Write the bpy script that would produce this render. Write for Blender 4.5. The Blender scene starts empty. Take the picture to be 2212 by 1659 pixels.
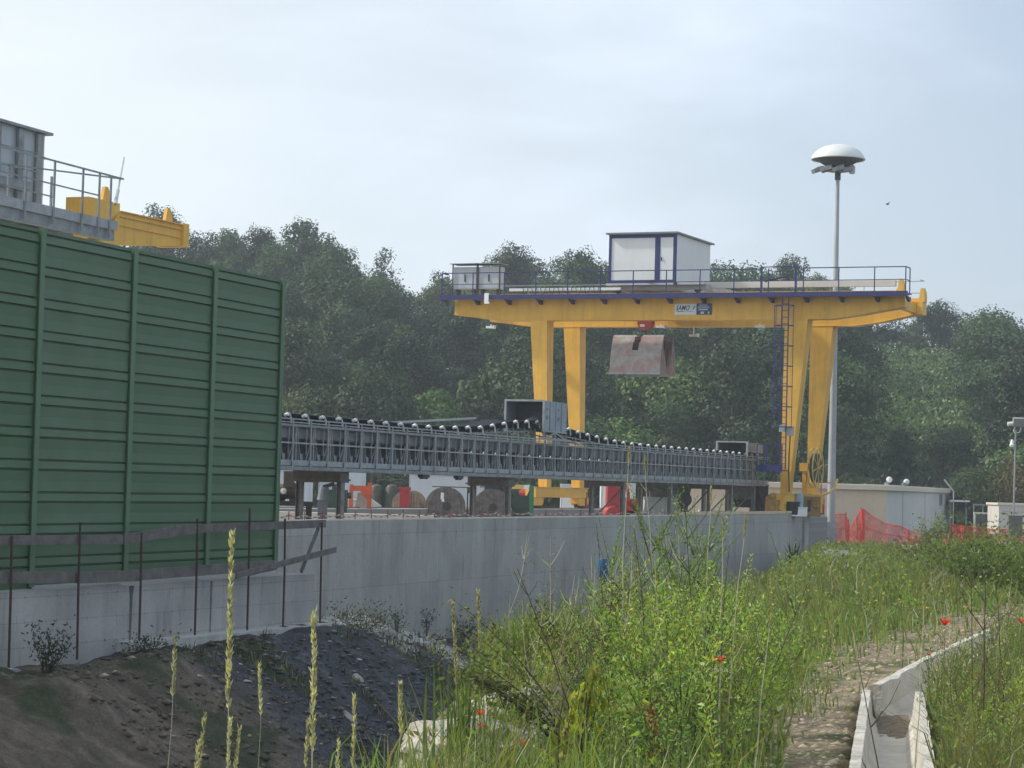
import bpy, bmesh, math, random
import numpy as np
from mathutils import Vector, Matrix, Euler, noise
random.seed(7); rng = np.random.default_rng(11)
R = math.radians
C = bpy.context.scene.collection
SC = bpy.context.scene
# ------------------------------------------------------------------ camera
F, CX, CY = 5000.0, 1106.0, 829.5
PITCH, ROLL = R(2.49), R(1.5)
CR = Matrix.Rotation(R(90)+PITCH, 3, 'X') @ Matrix.Rotation(ROLL, 3, 'Z')
def at(px, py, Y):
    d = CR @ Vector(((px-CX)/F, -(py-CY)/F, -1.0))
    return d*(Y/d.y)
def gp(px, py, z):
    d = CR @ Vector(((px-CX)/F, -(py-CY)/F, -1.0)); return d*(z/d.z)
def loc(px, py, Y, z=None):
    p = at(px, py, Y)
    return Vector((p.x, p.y, p.z if z is None else z))
cd = bpy.data.cameras.new('camera'); cam = bpy.data.objects.new('camera', cd); C.objects.link(cam)
cam.rotation_euler = CR.to_euler(); cd.sensor_width = 36; cd.lens = 36*F/2212
cd.clip_end = 6000; cd.clip_start = 0.05
SC.camera = cam

# ------------------------------------------------------------------ mesh builder
class MB:
    def __init__(s): s.v=[]; s.f=[]; s.m=[]; s.k=0
    def mat(s,k): s.k=k; return s
    def add(s, vs, fs):
        b=len(s.v); s.v += [tuple(p) for p in vs]
        for f in fs: s.f.append([b+i for i in f]); s.m.append(s.k)
        return s
    def box(s, c, d, rot=None):
        x,y,z=[q/2 for q in d]
        vs=[Vector(p) for p in ((-x,-y,-z),(x,-y,-z),(x,y,-z),(-x,y,-z),(-x,-y,z),(x,-y,z),(x,y,z),(-x,y,z))]
        if rot is not None: vs=[rot@p for p in vs]
        c=Vector(c)
        return s.add([p+c for p in vs], [(3,2,1,0),(4,5,6,7),(0,1,5,4),(1,2,6,5),(2,3,7,6),(3,0,4,7)])
    def bx(s, x0,x1,y0,y1,z0,z1): return s.box(((x0+x1)/2,(y0+y1)/2,(z0+z1)/2),(abs(x1-x0),abs(y1-y0),abs(z1-z0)))
    def beam(s, a, b, w, h=None, up=(0,0,1)):
        a=Vector(a); b=Vector(b); d=(b-a); L=d.length
        if L<1e-6: return s
        d/=L; u=Vector(up)
        if abs(d.dot(u))>.98: u=Vector((1,0,0))
        sd=d.cross(u).normalized(); u2=sd.cross(d)
        rot=Matrix((d,sd,u2)).transposed()
        return s.box((a+b)/2,(L,w,h or w),rot)
    def tube(s, a, b, r0, r1=None, n=8, caps=True):
        a=Vector(a); b=Vector(b); r1=r0 if r1 is None else r1
        d=(b-a).normalized(); u=Vector((0,0,1)) if abs(d.z)<.95 else Vector((1,0,0))
        sd=d.cross(u).normalized(); u2=sd.cross(d)
        vs=[]
        for c,r in ((a,r0),(b,r1)):
            for i in range(n):
                t=2*math.pi*i/n; vs.append(c+(sd*math.cos(t)+u2*math.sin(t))*r)
        fs=[(i,(i+1)%n,n+(i+1)%n,n+i) for i in range(n)]
        if caps: fs += [tuple(range(n))[::-1], tuple(range(n,2*n))]
        return s.add(vs,fs)
    def path(s, pts, r, n=6):
        pts=[Vector(p) for p in pts]; rr=r if isinstance(r,(list,tuple)) else [r]*len(pts)
        vs=[]; up=Vector((.3,.2,1)).normalized()
        for i,p in enumerate(pts):
            d=(pts[min(i+1,len(pts)-1)]-pts[max(i-1,0)]).normalized()
            q=up if abs(d.dot(up))<.95 else Vector((1,0,0))
            sd=d.cross(q).normalized(); u2=sd.cross(d)
            for k in range(n):
                t=2*math.pi*k/n; vs.append(p+(sd*math.cos(t)+u2*math.sin(t))*rr[i])
        fs=[]
        for i in range(len(pts)-1):
            for k in range(n):
                a=i*n+k; b=i*n+(k+1)%n; fs.append((a,b,b+n,a+n))
        fs += [tuple(range(n))[::-1], tuple(range((len(pts)-1)*n,len(pts)*n))]
        return s.add(vs,fs)
    def prism(s, poly, fn0, fn1):      # poly: 2-D outline, fn maps to 3-D for the two sides
        n=len(poly); vs=[fn0(*p) for p in poly]+[fn1(*p) for p in poly]
        fs=[tuple(range(n))[::-1],tuple(range(n,2*n))]+[(i,(i+1)%n,n+(i+1)%n,n+i) for i in range(n)]
        return s.add(vs,fs)
    def lathe(s, prof, c=(0,0,0), n=24, axis='z'):
        vs=[]; c=Vector(c)
        for r,h in prof:
            for i in range(n):
                t=2*math.pi*i/n; p=(r*math.cos(t),r*math.sin(t),h)
                if axis=='x': p=(h,p[0],p[1])
                if axis=='y': p=(p[0],h,p[1])
                vs.append(c+Vector(p))
        fs=[(j*n+i,j*n+(i+1)%n,(j+1)*n+(i+1)%n,(j+1)*n+i) for j in range(len(prof)-1) for i in range(n)]
        fs += [tuple(range(n))[::-1], tuple(range((len(prof)-1)*n,len(prof)*n))]
        return s.add(vs,fs)
    def build(s, name, mats, parent=None, smooth=False, bevel=0, recalc=True):
        me=bpy.data.meshes.new(name); me.from_pydata(s.v,[],s.f)
        mats=mats if isinstance(mats,(list,tuple)) else [mats]
        for m in mats: me.materials.append(m)
        me.polygons.foreach_set('material_index', s.m)
        if recalc:
            bm=bmesh.new(); bm.from_mesh(me); bmesh.ops.recalc_face_normals(bm,faces=bm.faces); bm.to_mesh(me); bm.free()
        if smooth:
            me.polygons.foreach_set('use_smooth',[True]*len(me.polygons))
            try: me.set_sharp_from_angle(angle=R(40))
            except Exception: pass
        o=bpy.data.objects.new(name,me); C.objects.link(o)
        if parent: o.parent=parent
        if bevel:
            b=o.modifiers.new('bevel','BEVEL'); b.width=bevel; b.segments=2; b.limit_method='ANGLE'
        return o
def tag(o, label, cat, group=None, kind=None):
    if kind: o['kind']=kind
    if label: o['label']=label
    if cat: o['category']=cat
    if group: o['group']=group
    return o
def thing(name, label, cat, p=(0,0,0), rz=0, group=None):
    o=bpy.data.objects.new(name,None); C.objects.link(o); o.location=p; o.rotation_euler=(0,0,rz); o.empty_display_size=.2
    return tag(o,label,cat,group)
def copy_tree(o, parent=None):
    c=o.copy(); C.objects.link(c)
    if parent: c.parent=parent
    for ch in o.children: copy_tree(ch,c)
    return c

# ------------------------------------------------------------------ materials
def M(name, col, rough=.6, metal=0., var=.12, scale=2., streak=0., bump=0., bscale=30., dirt=None, dirtamt=.35, spec=.4, vcol=False):
    m=bpy.data.materials.new(name); m.use_nodes=True; nt=m.node_tree; N=nt.nodes; L=nt.links
    b=N['Principled BSDF']; b.inputs['Roughness'].default_value=rough; b.inputs['Metallic'].default_value=metal
    b.inputs['Specular IOR Level'].default_value=spec
    tc=N.new('ShaderNodeTexCoord')
    n1=N.new('ShaderNodeTexNoise'); n1.inputs['Scale'].default_value=scale; n1.inputs['Detail'].default_value=6; n1.inputs['Roughness'].default_value=.65
    L.new(tc.outputs['Object'],n1.inputs['Vector'])
    mr=N.new('ShaderNodeMapRange'); mr.inputs[1].default_value=.3; mr.inputs[2].default_value=.7; mr.inputs[3].default_value=1-var; mr.inputs[4].default_value=1+var
    L.new(n1.outputs['Fac'],mr.inputs[0])
    vm=N.new('ShaderNodeVectorMath'); vm.operation='SCALE'
    if vcol:
        at_=N.new('ShaderNodeVertexColor'); at_.layer_name='Col'; L.new(at_.outputs['Color'],vm.inputs[0])
    else: vm.inputs[0].default_value=col[:3]
    L.new(mr.outputs[0],vm.inputs['Scale'])
    out=vm.outputs[0]
    if dirt or streak:
        mp=N.new('ShaderNodeMapping'); mp.inputs['Scale'].default_value=(2.2,2.2,.18) if streak else (1,1,1)
        L.new(tc.outputs['Object'],mp.inputs[0])
        n2=N.new('ShaderNodeTexNoise'); n2.inputs['Scale'].default_value=1.6; n2.inputs['Detail'].default_value=8; n2.inputs['Roughness'].default_value=.7
        L.new(mp.outputs[0],n2.inputs['Vector'])
        m2=N.new('ShaderNodeMapRange'); m2.inputs[1].default_value=.48; m2.inputs[2].default_value=.75; m2.inputs[4].default_value=dirtamt if dirt else streak
        L.new(n2.outputs['Fac'],m2.inputs[0])
        mx=N.new('ShaderNodeMix'); mx.data_type='RGBA'
        L.new(m2.outputs[0],mx.inputs['Factor']); L.new(out,mx.inputs['A'])
        dc=dirt or tuple(q*.45 for q in col[:3]); mx.inputs['B'].default_value=(*dc,1)
        out=mx.outputs['Result']
    L.new(out,b.inputs['Base Color'])
    if bump:
        n3=N.new('ShaderNodeTexNoise'); n3.inputs['Scale'].default_value=bscale; n3.inputs['Detail'].default_value=5
        L.new(tc.outputs['Object'],n3.inputs['Vector'])
        bp=N.new('ShaderNodeBump'); bp.inputs['Strength'].default_value=bump; bp.inputs['Distance'].default_value=.05
        L.new(n3.outputs['Fac'],bp.inputs['Height']); L.new(bp.outputs[0],b.inputs['Normal'])
    return m
def leafmat(name, trans=.4, vary=.25, rough=.5, tint=(1,1,1)):
    m=bpy.data.materials.new(name); m.use_nodes=True; nt=m.node_tree; N=nt.nodes; L=nt.links
    N.remove(N['Principled BSDF']); out=N['Material Output']
    at_=N.new('ShaderNodeVertexColor'); at_.layer_name='Col'
    oi=N.new('ShaderNodeObjectInfo')
    mr=N.new('ShaderNodeMapRange'); mr.inputs[3].default_value=1-vary; mr.inputs[4].default_value=1+vary; L.new(oi.outputs['Random'],mr.inputs[0])
    tn=N.new('ShaderNodeVectorMath'); tn.operation='MULTIPLY'; tn.inputs[1].default_value=tint; L.new(at_.outputs['Color'],tn.inputs[0])
    vm=N.new('ShaderNodeVectorMath'); vm.operation='SCALE'; L.new(tn.outputs[0],vm.inputs[0]); L.new(mr.outputs[0],vm.inputs['Scale'])
    d=N.new('ShaderNodeBsdfDiffuse'); L.new(vm.outputs[0],d.inputs['Color'])
    t=N.new('ShaderNodeBsdfTranslucent')
    yl=N.new('ShaderNodeVectorMath'); yl.operation='MULTIPLY'; yl.inputs[1].default_value=(1.2,1.22,.65); L.new(vm.outputs[0],yl.inputs[0]); L.new(yl.outputs[0],t.inputs['Color'])
    g=N.new('ShaderNodeBsdfGlossy'); g.inputs['Roughness'].default_value=rough; g.inputs['Color'].default_value=(.8,.8,.8,1)
    m1=N.new('ShaderNodeMixShader'); m1.inputs[0].default_value=trans; L.new(d.outputs[0],m1.inputs[1]); L.new(t.outputs[0],m1.inputs[2])
    m2=N.new('ShaderNodeMixShader'); m2.inputs[0].default_value=.035; L.new(m1.outputs[0],m2.inputs[1]); L.new(g.outputs[0],m2.inputs[2])
    L.new(m2.outputs[0],out.inputs['Surface'])
    return m
def netmat(name, col, dens=.55):
    m=bpy.data.materials.new(name); m.use_nodes=True; nt=m.node_tree; N=nt.nodes; L=nt.links
    b=N['Principled BSDF']; b.inputs['Base Color'].default_value=(*col,1); b.inputs['Roughness'].default_value=.6
    tr=N.new('ShaderNodeBsdfTransparent'); mx=N.new('ShaderNodeMixShader')
    tc=N.new('ShaderNodeTexCoord'); n=N.new('ShaderNodeTexNoise'); n.inputs['Scale'].default_value=5; L.new(tc.outputs['Object'],n.inputs['Vector'])
    mr=N.new('ShaderNodeMapRange'); mr.inputs[1].default_value=.3; mr.inputs[2].default_value=.7; mr.inputs[3].default_value=dens-.12; mr.inputs[4].default_value=dens+.12
    L.new(n.outputs['Fac'],mr.inputs[0]); L.new(mr.outputs[0],mx.inputs[0]); L.new(tr.outputs[0],mx.inputs[1]); L.new(b.outputs[0],mx.inputs[2])
    L.new(mx.outputs[0],N['Material Output'].inputs['Surface'])
    return m
YEL=M('yellow_paint',(.74,.425,.06),.5,var=.12,scale=1.2,dirt=(.30,.17,.05),dirtamt=.42,streak=.2,spec=.35)
BLU=M('blue_paint',(.018,.025,.125),.5,var=.15)
GALV=M('galvanised_steel',(.315,.335,.345),.5,.35,var=.22,scale=4,dirt=(.13,.14,.14),dirtamt=.5)
GALVD=M('dull_galvanised_steel',(.25,.27,.275),.55,.35,var=.25,scale=3,dirt=(.07,.07,.07),dirtamt=.6)
WHT=M('white_panel_paint',(.66,.68,.68),.5,var=.05,scale=1,streak=.12)
CREAM=M('cream_render',(.64,.54,.42),.8,var=.06,scale=1.5,streak=.12)
CREAMSH=M('shaded_cream_render',(.55,.55,.51),.8,var=.06,scale=1.5,streak=.14)  # greyer copy of the cream render, shade put into the colour
TRIM=M('cream_roof_trim',(.66,.61,.50),.5,var=.05)
GRN=M('green_barrier_paint',(.066,.135,.066),.5,var=.10,scale=1.3,dirt=(.07,.12,.09),dirtamt=.35,spec=.35)
GRNV=[GRN,M('green_barrier_paint_faded',(.076,.145,.076),.55,var=.14,scale=.9,dirt=(.12,.16,.12),dirtamt=.55),M('green_barrier_paint_dull',(.060,.124,.062),.5,var=.14,scale=1.6,dirt=(.10,.12,.08),dirtamt=.5)]
GRNP=M('green_post_paint',(.085,.17,.088),.5,var=.10,scale=1.3)
RUB=M('black_rubber',(.014,.014,.017),.6,var=.3,scale=5)
DARK=M('dark_oily_metal',(.05,.047,.045),.6,.2,var=.4,scale=6,dirt=(.13,.10,.07))
BROWN=M('brown_machine_metal',(.11,.095,.08),.7,.1,var=.4,scale=6)
RED=M('red_paint',(.36,.03,.035),.5,var=.2,scale=3,dirt=(.16,.06,.05))
ORNG=M('orange_red_paint',(.52,.10,.035),.5,var=.15)
GRABM=M('worn_grab_steel',(.33,.31,.30),.75,.1,var=.25,scale=3.5,dirt=(.38,.07,.07),dirtamt=.75)
GRABD=M('grab_side_plate',(.27,.185,.18),.8,var=.35,scale=4,dirt=(.08,.05,.05))
DKRED=M('dark_red_metal',(.04,.014,.015),.7,var=.3,scale=4)
RUST=M('rusty_rebar',(.06,.036,.026),.85,var=.4,scale=20)
WOOD=M('weathered_board',(.14,.132,.118),.85,var=.3,scale=5,streak=.3,bump=.3)
WOODL=M('pale_timber',(.58,.47,.31),.8,var=.2,scale=6)
WHITE=M('white_plastic',(.75,.76,.76),.4,var=.05)
BLACKP=M('black_plastic',(.02,.022,.025),.5,var=.2)
BLUEP=M('blue_plastic',(.02,.09,.20),.45,var=.2)
PALEBLUE=M('pale_blue_plastic',(.35,.48,.60),.45,var=.1)
DOME=M('dome_fibreglass',(.62,.64,.63),.35,var=.06,scale=1.5,dirt=(.35,.36,.35),dirtamt=.25)
SIGNW=M('sign_white',(.62,.65,.67),.4,var=.03); SIGNB=M('sign_blue',(.02,.04,.11),.4,var=.08)
INK=M('sign_ink',(.02,.022,.03),.5,var=.1); SIGNP=M('sign_pale_print',(.45,.52,.62),.5,var=.1); GRNINK=M('sign_green_print',(.25,.33,.27),.5)
MACHG=M('machine_green',(.03,.17,.09),.5,var=.2); DKGRN=M('dark_green_metal',(.03,.055,.035),.6,var=.3)
YELL=M('light_yellow_paint',(.62,.45,.13),.5,var=.1)
CONCL=M('light_concrete',(.43,.43,.41),.9,var=.2,scale=3,streak=.25,bump=.35,bscale=25)
CREAMC=M('cream_concrete',(.52,.48,.42),.9,var=.15,scale=2.5,bump=.3,bscale=20)
NET=netmat('orange_net',(.80,.07,.05),.52); NETD=netmat('orange_net_double',(.80,.07,.05),.85)
GLASSD=M('dark_glass',(.05,.06,.07),.15,var=.1)
# ------------------------------------------------------------------ big wall material
def concrete(name, col, seam=.75, sx=2.4, sz=1.25, band=.16):
    m=bpy.data.materials.new(name); m.use_nodes=True; nt=m.node_tree; N=nt.nodes; L=nt.links
    b=N['Principled BSDF']; b.inputs['Roughness'].default_value=.9; b.inputs['Specular IOR Level'].default_value=.25
    tc=N.new('ShaderNodeTexCoord')
    sep=N.new('ShaderNodeSeparateXYZ'); L.new(tc.outputs['Object'],sep.inputs[0])
    cx=N.new('ShaderNodeCombineXYZ'); L.new(sep.outputs['X'],cx.inputs['X']); L.new(sep.outputs['Z'],cx.inputs['Y'])
    def nz(scl,sc,det=6):
        mp=N.new('ShaderNodeMapping'); mp.inputs['Scale'].default_value=scl; L.new(cx.outputs[0],mp.inputs[0])
        n=N.new('ShaderNodeTexNoise'); n.inputs['Scale'].default_value=sc; n.inputs['Detail'].default_value=det; n.inputs['Roughness'].default_value=.65
        L.new(mp.outputs[0],n.inputs['Vector']); return n.outputs['Fac']
    def mrange(f,a,b_,lo,hi):
        r=N.new('ShaderNodeMapRange'); r.inputs[1].default_value=a; r.inputs[2].default_value=b_; r.inputs[3].default_value=lo; r.inputs[4].default_value=hi; L.new(f,r.inputs[0]); return r.outputs[0]
    def mul(a,b_):
        q=N.new('ShaderNodeMath'); q.operation='MULTIPLY'; L.new(a,q.inputs[0]); L.new(b_,q.inputs[1]); return q.outputs[0]
    f=mrange(nz((1,.10,1),.9),.3,.7,1-band,1+band)
    f=mul(f,mrange(nz((1,1,1),.55,8),.3,.7,.82,1.14))
    f=mul(f,mrange(nz((1.6,.22,1),2.4,4),.56,.74,1.0,.70))
    f=mul(f,mrange(nz((1,1,1),14,3),.35,.7,1.05,.92))
    br=N.new('ShaderNodeTexBrick'); br.offset=0; br.inputs['Scale'].default_value=1; br.inputs['Mortar Size'].default_value=.012; br.inputs['Mortar Smooth'].default_value=.6
    br.inputs['Brick Width'].default_value=sx; br.inputs['Row Height'].default_value=sz
    br.inputs['Color1'].default_value=(1,1,1,1); br.inputs['Color2'].default_value=(.9,.9,.9,1); br.inputs['Mortar'].default_value=(seam,)*3+(1,)
    L.new(cx.outputs[0],br.inputs['Vector'])
    bw=N.new('ShaderNodeRGBToBW'); L.new(br.outputs['Color'],bw.inputs[0]); f=mul(f,bw.outputs[0])
    ho=N.new('ShaderNodeVectorMath'); ho.operation='WRAP'; ho.inputs[1].default_value=(sx/4,sz/2,1); ho.inputs[2].default_value=(-sx/4,-sz/2,-1); L.new(cx.outputs[0],ho.inputs[0])
    le=N.new('ShaderNodeVectorMath'); le.operation='LENGTH'; L.new(ho.outputs[0],le.inputs[0])
    f=mul(f,mrange(le.outputs['Value'],.016,.03,.74,1))
    vm=N.new('ShaderNodeVectorMath'); vm.operation='SCALE'; vm.inputs[0].default_value=col; L.new(f,vm.inputs['Scale'])
    L.new(vm.outputs[0],b.inputs['Base Color'])
    bp=N.new('ShaderNodeBump'); bp.inputs['Strength'].default_value=.25; bp.inputs['Distance'].default_value=.03
    L.new(nz((1,1,1),18,4),bp.inputs['Height']); L.new(bp.outputs[0],b.inputs['Normal'])
    return m
CONC=concrete('retaining_wall_concrete',(.375,.378,.343)); CONC2=concrete('kerb_wall_concrete',(.41,.405,.385),.76,1.9,.42,.14)
CONCB=concrete('runway_concrete',(.25,.245,.235),.9,4,3)

# ------------------------------------------------------------------ site lines (ground plan)
UW=Vector((.338,.941,0)).normalized(); W0=Vector((-5.0,50.0,0))     # big wall
NW=Vector((UW.y,-UW.x,0))                                            # towards the camera side
ANG=math.atan2(UW.y,UW.x)
def wx(y): return -5+.3592*(y-50)
_e=[gp(985,1659,-1.61),gp(1020,1540,-1.63),gp(1062,1450,-1.66),gp(1160,1405,-1.68),gp(1310,1362,-1.72),gp(1450,1335,-1.75)]
EDGE=[(-60,-14),(2,-4.5),(6,-2.2),(9,-1.1)]+[(q.y,q.x) for q in _e]+[(42,4.6),(65,8.6),(85,11.3),(104,14.3),(125,22)]
def edge_x(y):
    if y<=EDGE[0][0]: return EDGE[0][1]
    for (a,xa),(b,xb) in zip(EDGE,EDGE[1:]):
        if y<=b: return xa+(xb-xa)*(y-a)/(b-a)
    return EDGE[-1][1]
def bank_z(x,y): return -1.6-.0085*max(0,min(y,110)-13)
def _mid(a,b_): return ((a.x+b_.x)/2,(a.y+b_.y)/2)
_a=_mid(gp(1848,1659,-1.525),gp(2008,1659,-1.525)); _b=_mid(gp(1868,1482,-1.545),gp(1990,1492,-1.545))
_u=Vector((_b[0]-_a[0],_b[1]-_a[1],0)).normalized()
TR=[(_a[0]-_u.x*5,_a[1]-_u.y*5),_b]                                   # drain centre line
for _p in (gp(2001,1424,-1.58),gp(2132,1364,-1.63)): TR.append((_p.x+.205,_p.y-.06))
TR.append((TR[-1][0]+2.2,TR[-1][1]+6))
PATHL=[(.9,9)]+[(_p.x,_p.y) for _p in (gp(1690,1659,-1.6),gp(1702,1530,-1.64),gp(1760,1450,-1.66),gp(1835,1400,-1.69),gp(2000,1345,-1.76),gp(2135,1310,-1.8))]+[(10.5,42)]
def interp(P,y):
    if y<=P[0][1]: return P[0][0]
    for (xa,a),(xb,b) in zip(P,P[1:]):
        if y<=b: return xa+(xb-xa)*(y-a)/(b-a)
    return P[-1][0]
def trough_d(x,y):
    best=9
    for (xa,ya),(xb,yb) in zip(TR,TR[1:]):
        dx,dy=xb-xa,yb-ya; t=max(0,min(1,((x-xa)*dx+(y-ya)*dy)/(dx*dx+dy*dy)))
        best=min(best,math.hypot(x-xa-t*dx,y-ya-t*dy))
    return best
FOOT=[(-40,-3.5),(-12,-3.25),(-2,-3.05),(1,-3.1),(5,-3.35),(9,-3.9),(13,-4.3),(25,-4.4),(40,-4.2),(50,-3.4),(57,-2.5),(80,-2.45)]
def foot_z(s):
    if s<=FOOT[0][0]: return FOOT[0][1]
    for (a,za),(b,zb) in zip(FOOT,FOOT[1:]):
        if s<=b: return za+(zb-za)*(s-a)/(b-a)
    return FOOT[-1][1]
def smax(a,b,k=.25):
    h=max(0,k-abs(a-b))/k; return max(a,b)+h*h*k*.25
def nse(x,y,s,seed=0): return noise.noise((x*s+seed,y*s-seed,seed*1.7))
def sq(x,y):
    dx,dy=x-W0.x,y-W0.y
    return dx*UW.x+dy*UW.y, dx*NW.x+dy*NW.y
def height(x,y,fine=True):
    s,q=sq(x,y)
    if y>130: return -2.5
    q0=2.35 if s<1 else max(.3,2.35-(s-1)*.6)
    if s<1: q0+= .06*max(0,-s-3)
    if q<-.3 and s<58:
        return -3.6
    slope=.62 if s<10 else .5
    zf=foot_z(s)-max(0,q-q0)*slope
    if s>2 and s<9: zf=min(zf, foot_z(s)+.02)
    e=x-edge_x(y)
    zb=bank_z(x,y)
    if e<0: zb-= min(7,-e*.85+.15*max(0,-e))
    else: zb+=.0
    z=smax(smax(zf,zb,.5),-7.0,.5)
    if fine:
        a=.16 if e<0 else .06
        z+=a*nse(x,y,.6,3)+.05*nse(x,y,1.9,9)
        if e<0: z+=.10*nse(x*.9+y*.3,y*.9,1.1,21)+.075*nse(x,y,3.3,41)+.05*abs(nse(x,y,6.1,47))
        # white boulder hump on the bank lip
        if 9<y<24: z+=.0
    d=trough_d(x,y)
    if d<.225: z=min(z,-2.15)
    elif d<1.0 and 8<y<30: z=bank_z(x,y)+.03*nse(x,y,2,4)
    return z
def ground_col(x,y,z):
    s,q=sq(x,y); e=x-edge_x(y)
    n=nse(x,y,.5,5)*.6+nse(x,y,1.6,8)*.4
    soil=Vector((.130,.108,.084)); slate=Vector((.060,.063,.072)); grass=Vector((.055,.085,.028)); white=Vector((.50,.49,.46)); path=Vector((.235,.19,.13)); rock=Vector((.46,.43,.38))
    if y>120: return Vector((.22,.2,.17))
    if e<-.15 or q<6 and e<0:
        # far slope: brown soil on the near-camera part, dark slate further along, white chippings on the mound top
        k=(s+10.2+.12*(q-2.3)*-1+n*1.5)/1.5
        k=max(0,min(1,k)); c=soil.lerp(slate,k)
        c=c*(1+.55*noise.noise((s*1.5,q*.28,3))+.35*noise.noise((s*4,q*.8,7)))
        g=nse(x,y,.8,31)+.35*nse(x,y,2.7,33)
        if g>.12: c=c.lerp(Vector((.042,.056,.027)),min(.85,(g-.12)*4))
        w=1.0-abs(s-4.0)/4.0
        if s>-.4 and w>-.2 and q<3.0+n*.9: c=c.lerp(white,.95 if q<2.2+n*.8 else .5)
        vein=abs(q-2.2-(s-3.6)*1.15+n*.5)
        if s>3 and vein<.22: c=c.lerp(white,.55)
        return c*(1+.25*nse(x,y,3,17))
    # bank
    lp=interp(PATHL,y)+.35*nse(x,y,1.0,40); rt=interp(TR,y)
    if 7<y<42 and lp-.1<x<(rt+.15 if y<27 else lp+1.3+.1*(y-27)):
        return path.lerp(grass,max(0,min(.8,(nse(x,y,1.4,61)-.1)*3)))*(1+.45*n)
    if e<.5 and 9<y<20: return soil*(.8+n)
    return grass.lerp(soil*1.1,max(0,min(1,.35+n*1.2)))
def ax(parts):
    o=[]
    for a,b,st in parts:
        k=max(1,round((b-a)/st)); o += [a+(b-a)*i/k for i in range(k)]
    o.append(parts[-1][1]); return o
gx=ax([(-700,-60,60),(-60,-20,4),(-20,-13,.6),(-13,-1,.15),(-1,1.2,.17),(1.2,6.6,.11),(6.6,16,.4),(16,40,2),(40,100,10),(100,700,60)])
gy=ax([(-80,4,6),(4,9,.6),(9,29,.19),(29,56,.22),(56,112,1.1),(112,140,4),(140,1500,80)])
V=[];COL=[]
for y in gy:
    for x in gx:
        z=height(x,y); V.append((x,y,z)); c=ground_col(x,y,z); COL.append((c.x,c.y,c.z,1))
nx=len(gx)
FA=[(j*nx+i,j*nx+i+1,(j+1)*nx+i+1,(j+1)*nx+i) for j in range(len(gy)-1) for i in range(nx-1)]
me=bpy.data.meshes.new('ground'); me.from_pydata(V,[],FA)
ca=me.color_attributes.new('Col','FLOAT_COLOR','POINT'); ca.data.foreach_set('color',np.array(COL,dtype=np.float32).ravel())
me.polygons.foreach_set('use_smooth',[True]*len(FA))
GROUND=M('earth',(1,1,1),.95,var=.38,scale=3.5,bump=1.0,bscale=22,vcol=True,spec=.2)
# finer speckle of stones in the soil
nt=GROUND.node_tree; N=nt.nodes; L=nt.links; b=N['Principled BSDF']
src=b.inputs['Base Color'].links[0].from_socket
tc=N.new('ShaderNodeTexCoord'); vo=N.new('ShaderNodeTexVoronoi'); vo.inputs['Scale'].default_value=26; L.new(tc.outputs['Object'],vo.inputs['Vector'])
mr=N.new('ShaderNodeMapRange'); mr.inputs[1].default_value=.0; mr.inputs[2].default_value=1; mr.inputs[3].default_value=.78; mr.inputs[4].default_value=1.24
bw=N.new('ShaderNodeRGBToBW'); L.new(vo.outputs['Color'],bw.inputs[0]); L.new(bw.outputs[0],mr.inputs[0])
vm=N.new('ShaderNodeVectorMath'); vm.operation='SCALE'; L.new(src,vm.inputs[0]); L.new(mr.outputs[0],vm.inputs['Scale']); L.new(vm.outputs[0],b.inputs['Base Color'])
me.materials.append(GROUND)
ground=bpy.data.objects.new('ground',me); C.objects.link(ground); tag(ground,'sloping earth, gravel and grassy ground around the site',None,None,'structure')

# yard slab behind the wall
mb=MB(); p=lambda s,q:(W0.x+UW.x*s+NW.x*q, W0.y+UW.y*s+NW.y*q)
poly=[p(-60,-.25),p(56.0,-.25),(17.5,150),(19,260),(-150,260),(-150,0)]
mb.prism(poly,lambda x,y:(x,y,-3.3),lambda x,y:(x,y,-1.7))
yard=mb.build('yard',M('yard_gravel',(.30,.285,.26),.95,var=.25,scale=.6,bump=.4,bscale=6)); tag(yard,'pale gravel yard behind the retaining wall',None,None,'structure')

# ------------------------------------------------------------------ retaining wall
def frame(name,label,cat,o,ang,group=None): return thing(name,label,cat,o,ang,group)
rw=frame('retaining_wall','long grey concrete retaining wall holding up the yard','wall',(W0.x,W0.y,0),ANG)
mb=MB(); mb.bx(-14,56.35,0,.42,-5.2,-.93); mb.build('wall_face',CONC,rw)
mb=MB(); mb.bx(51.9,52.7,-.10,-.003,-5.2,-1.0); mb.build('pilaster',CONC,rw)
# ledge strip on the top
mb=MB(); mb.bx(-14,56.3,.05,.37,-.928,-.90); mb.build('coping',CREAMC,rw)
WR=Matrix.Rotation(ANG,4,'Z'); WR.translation=Vector((W0.x,W0.y,0))
def wpt(s,q,z): return WR@Vector((s,q,z))
def s_of(px,P=W0,u=UW):
    xr=(px-CX)/F; return (xr*P.y-P.x)/(u.x-xr*u.y)
# timber battens on the right part of the wall top
ss=[s_of(px) for px in (1478,1512,1545,1578,1610,1642,1674,1705,1735,1765)]
for i,(a,b_) in enumerate(zip(ss,ss[1:])):
    mb=MB(); mb.bx(0,(b_-a)-.06,-.03,.05,0,.10); mb.bx(.2,.28,-.045,-.031,-.05,.08)
    o=mb.build('timber_batten',WOODL); o.matrix_world=WR@Matrix.Translation((a,.03,-.898+(.006 if i%2 else 0)))
    o.rotation_euler.rotate_axis('Y',random.uniform(-.006,.006))
    tag(o,'pale timber batten lying on the top edge of the retaining wall','batten','battens along the wall top')
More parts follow.
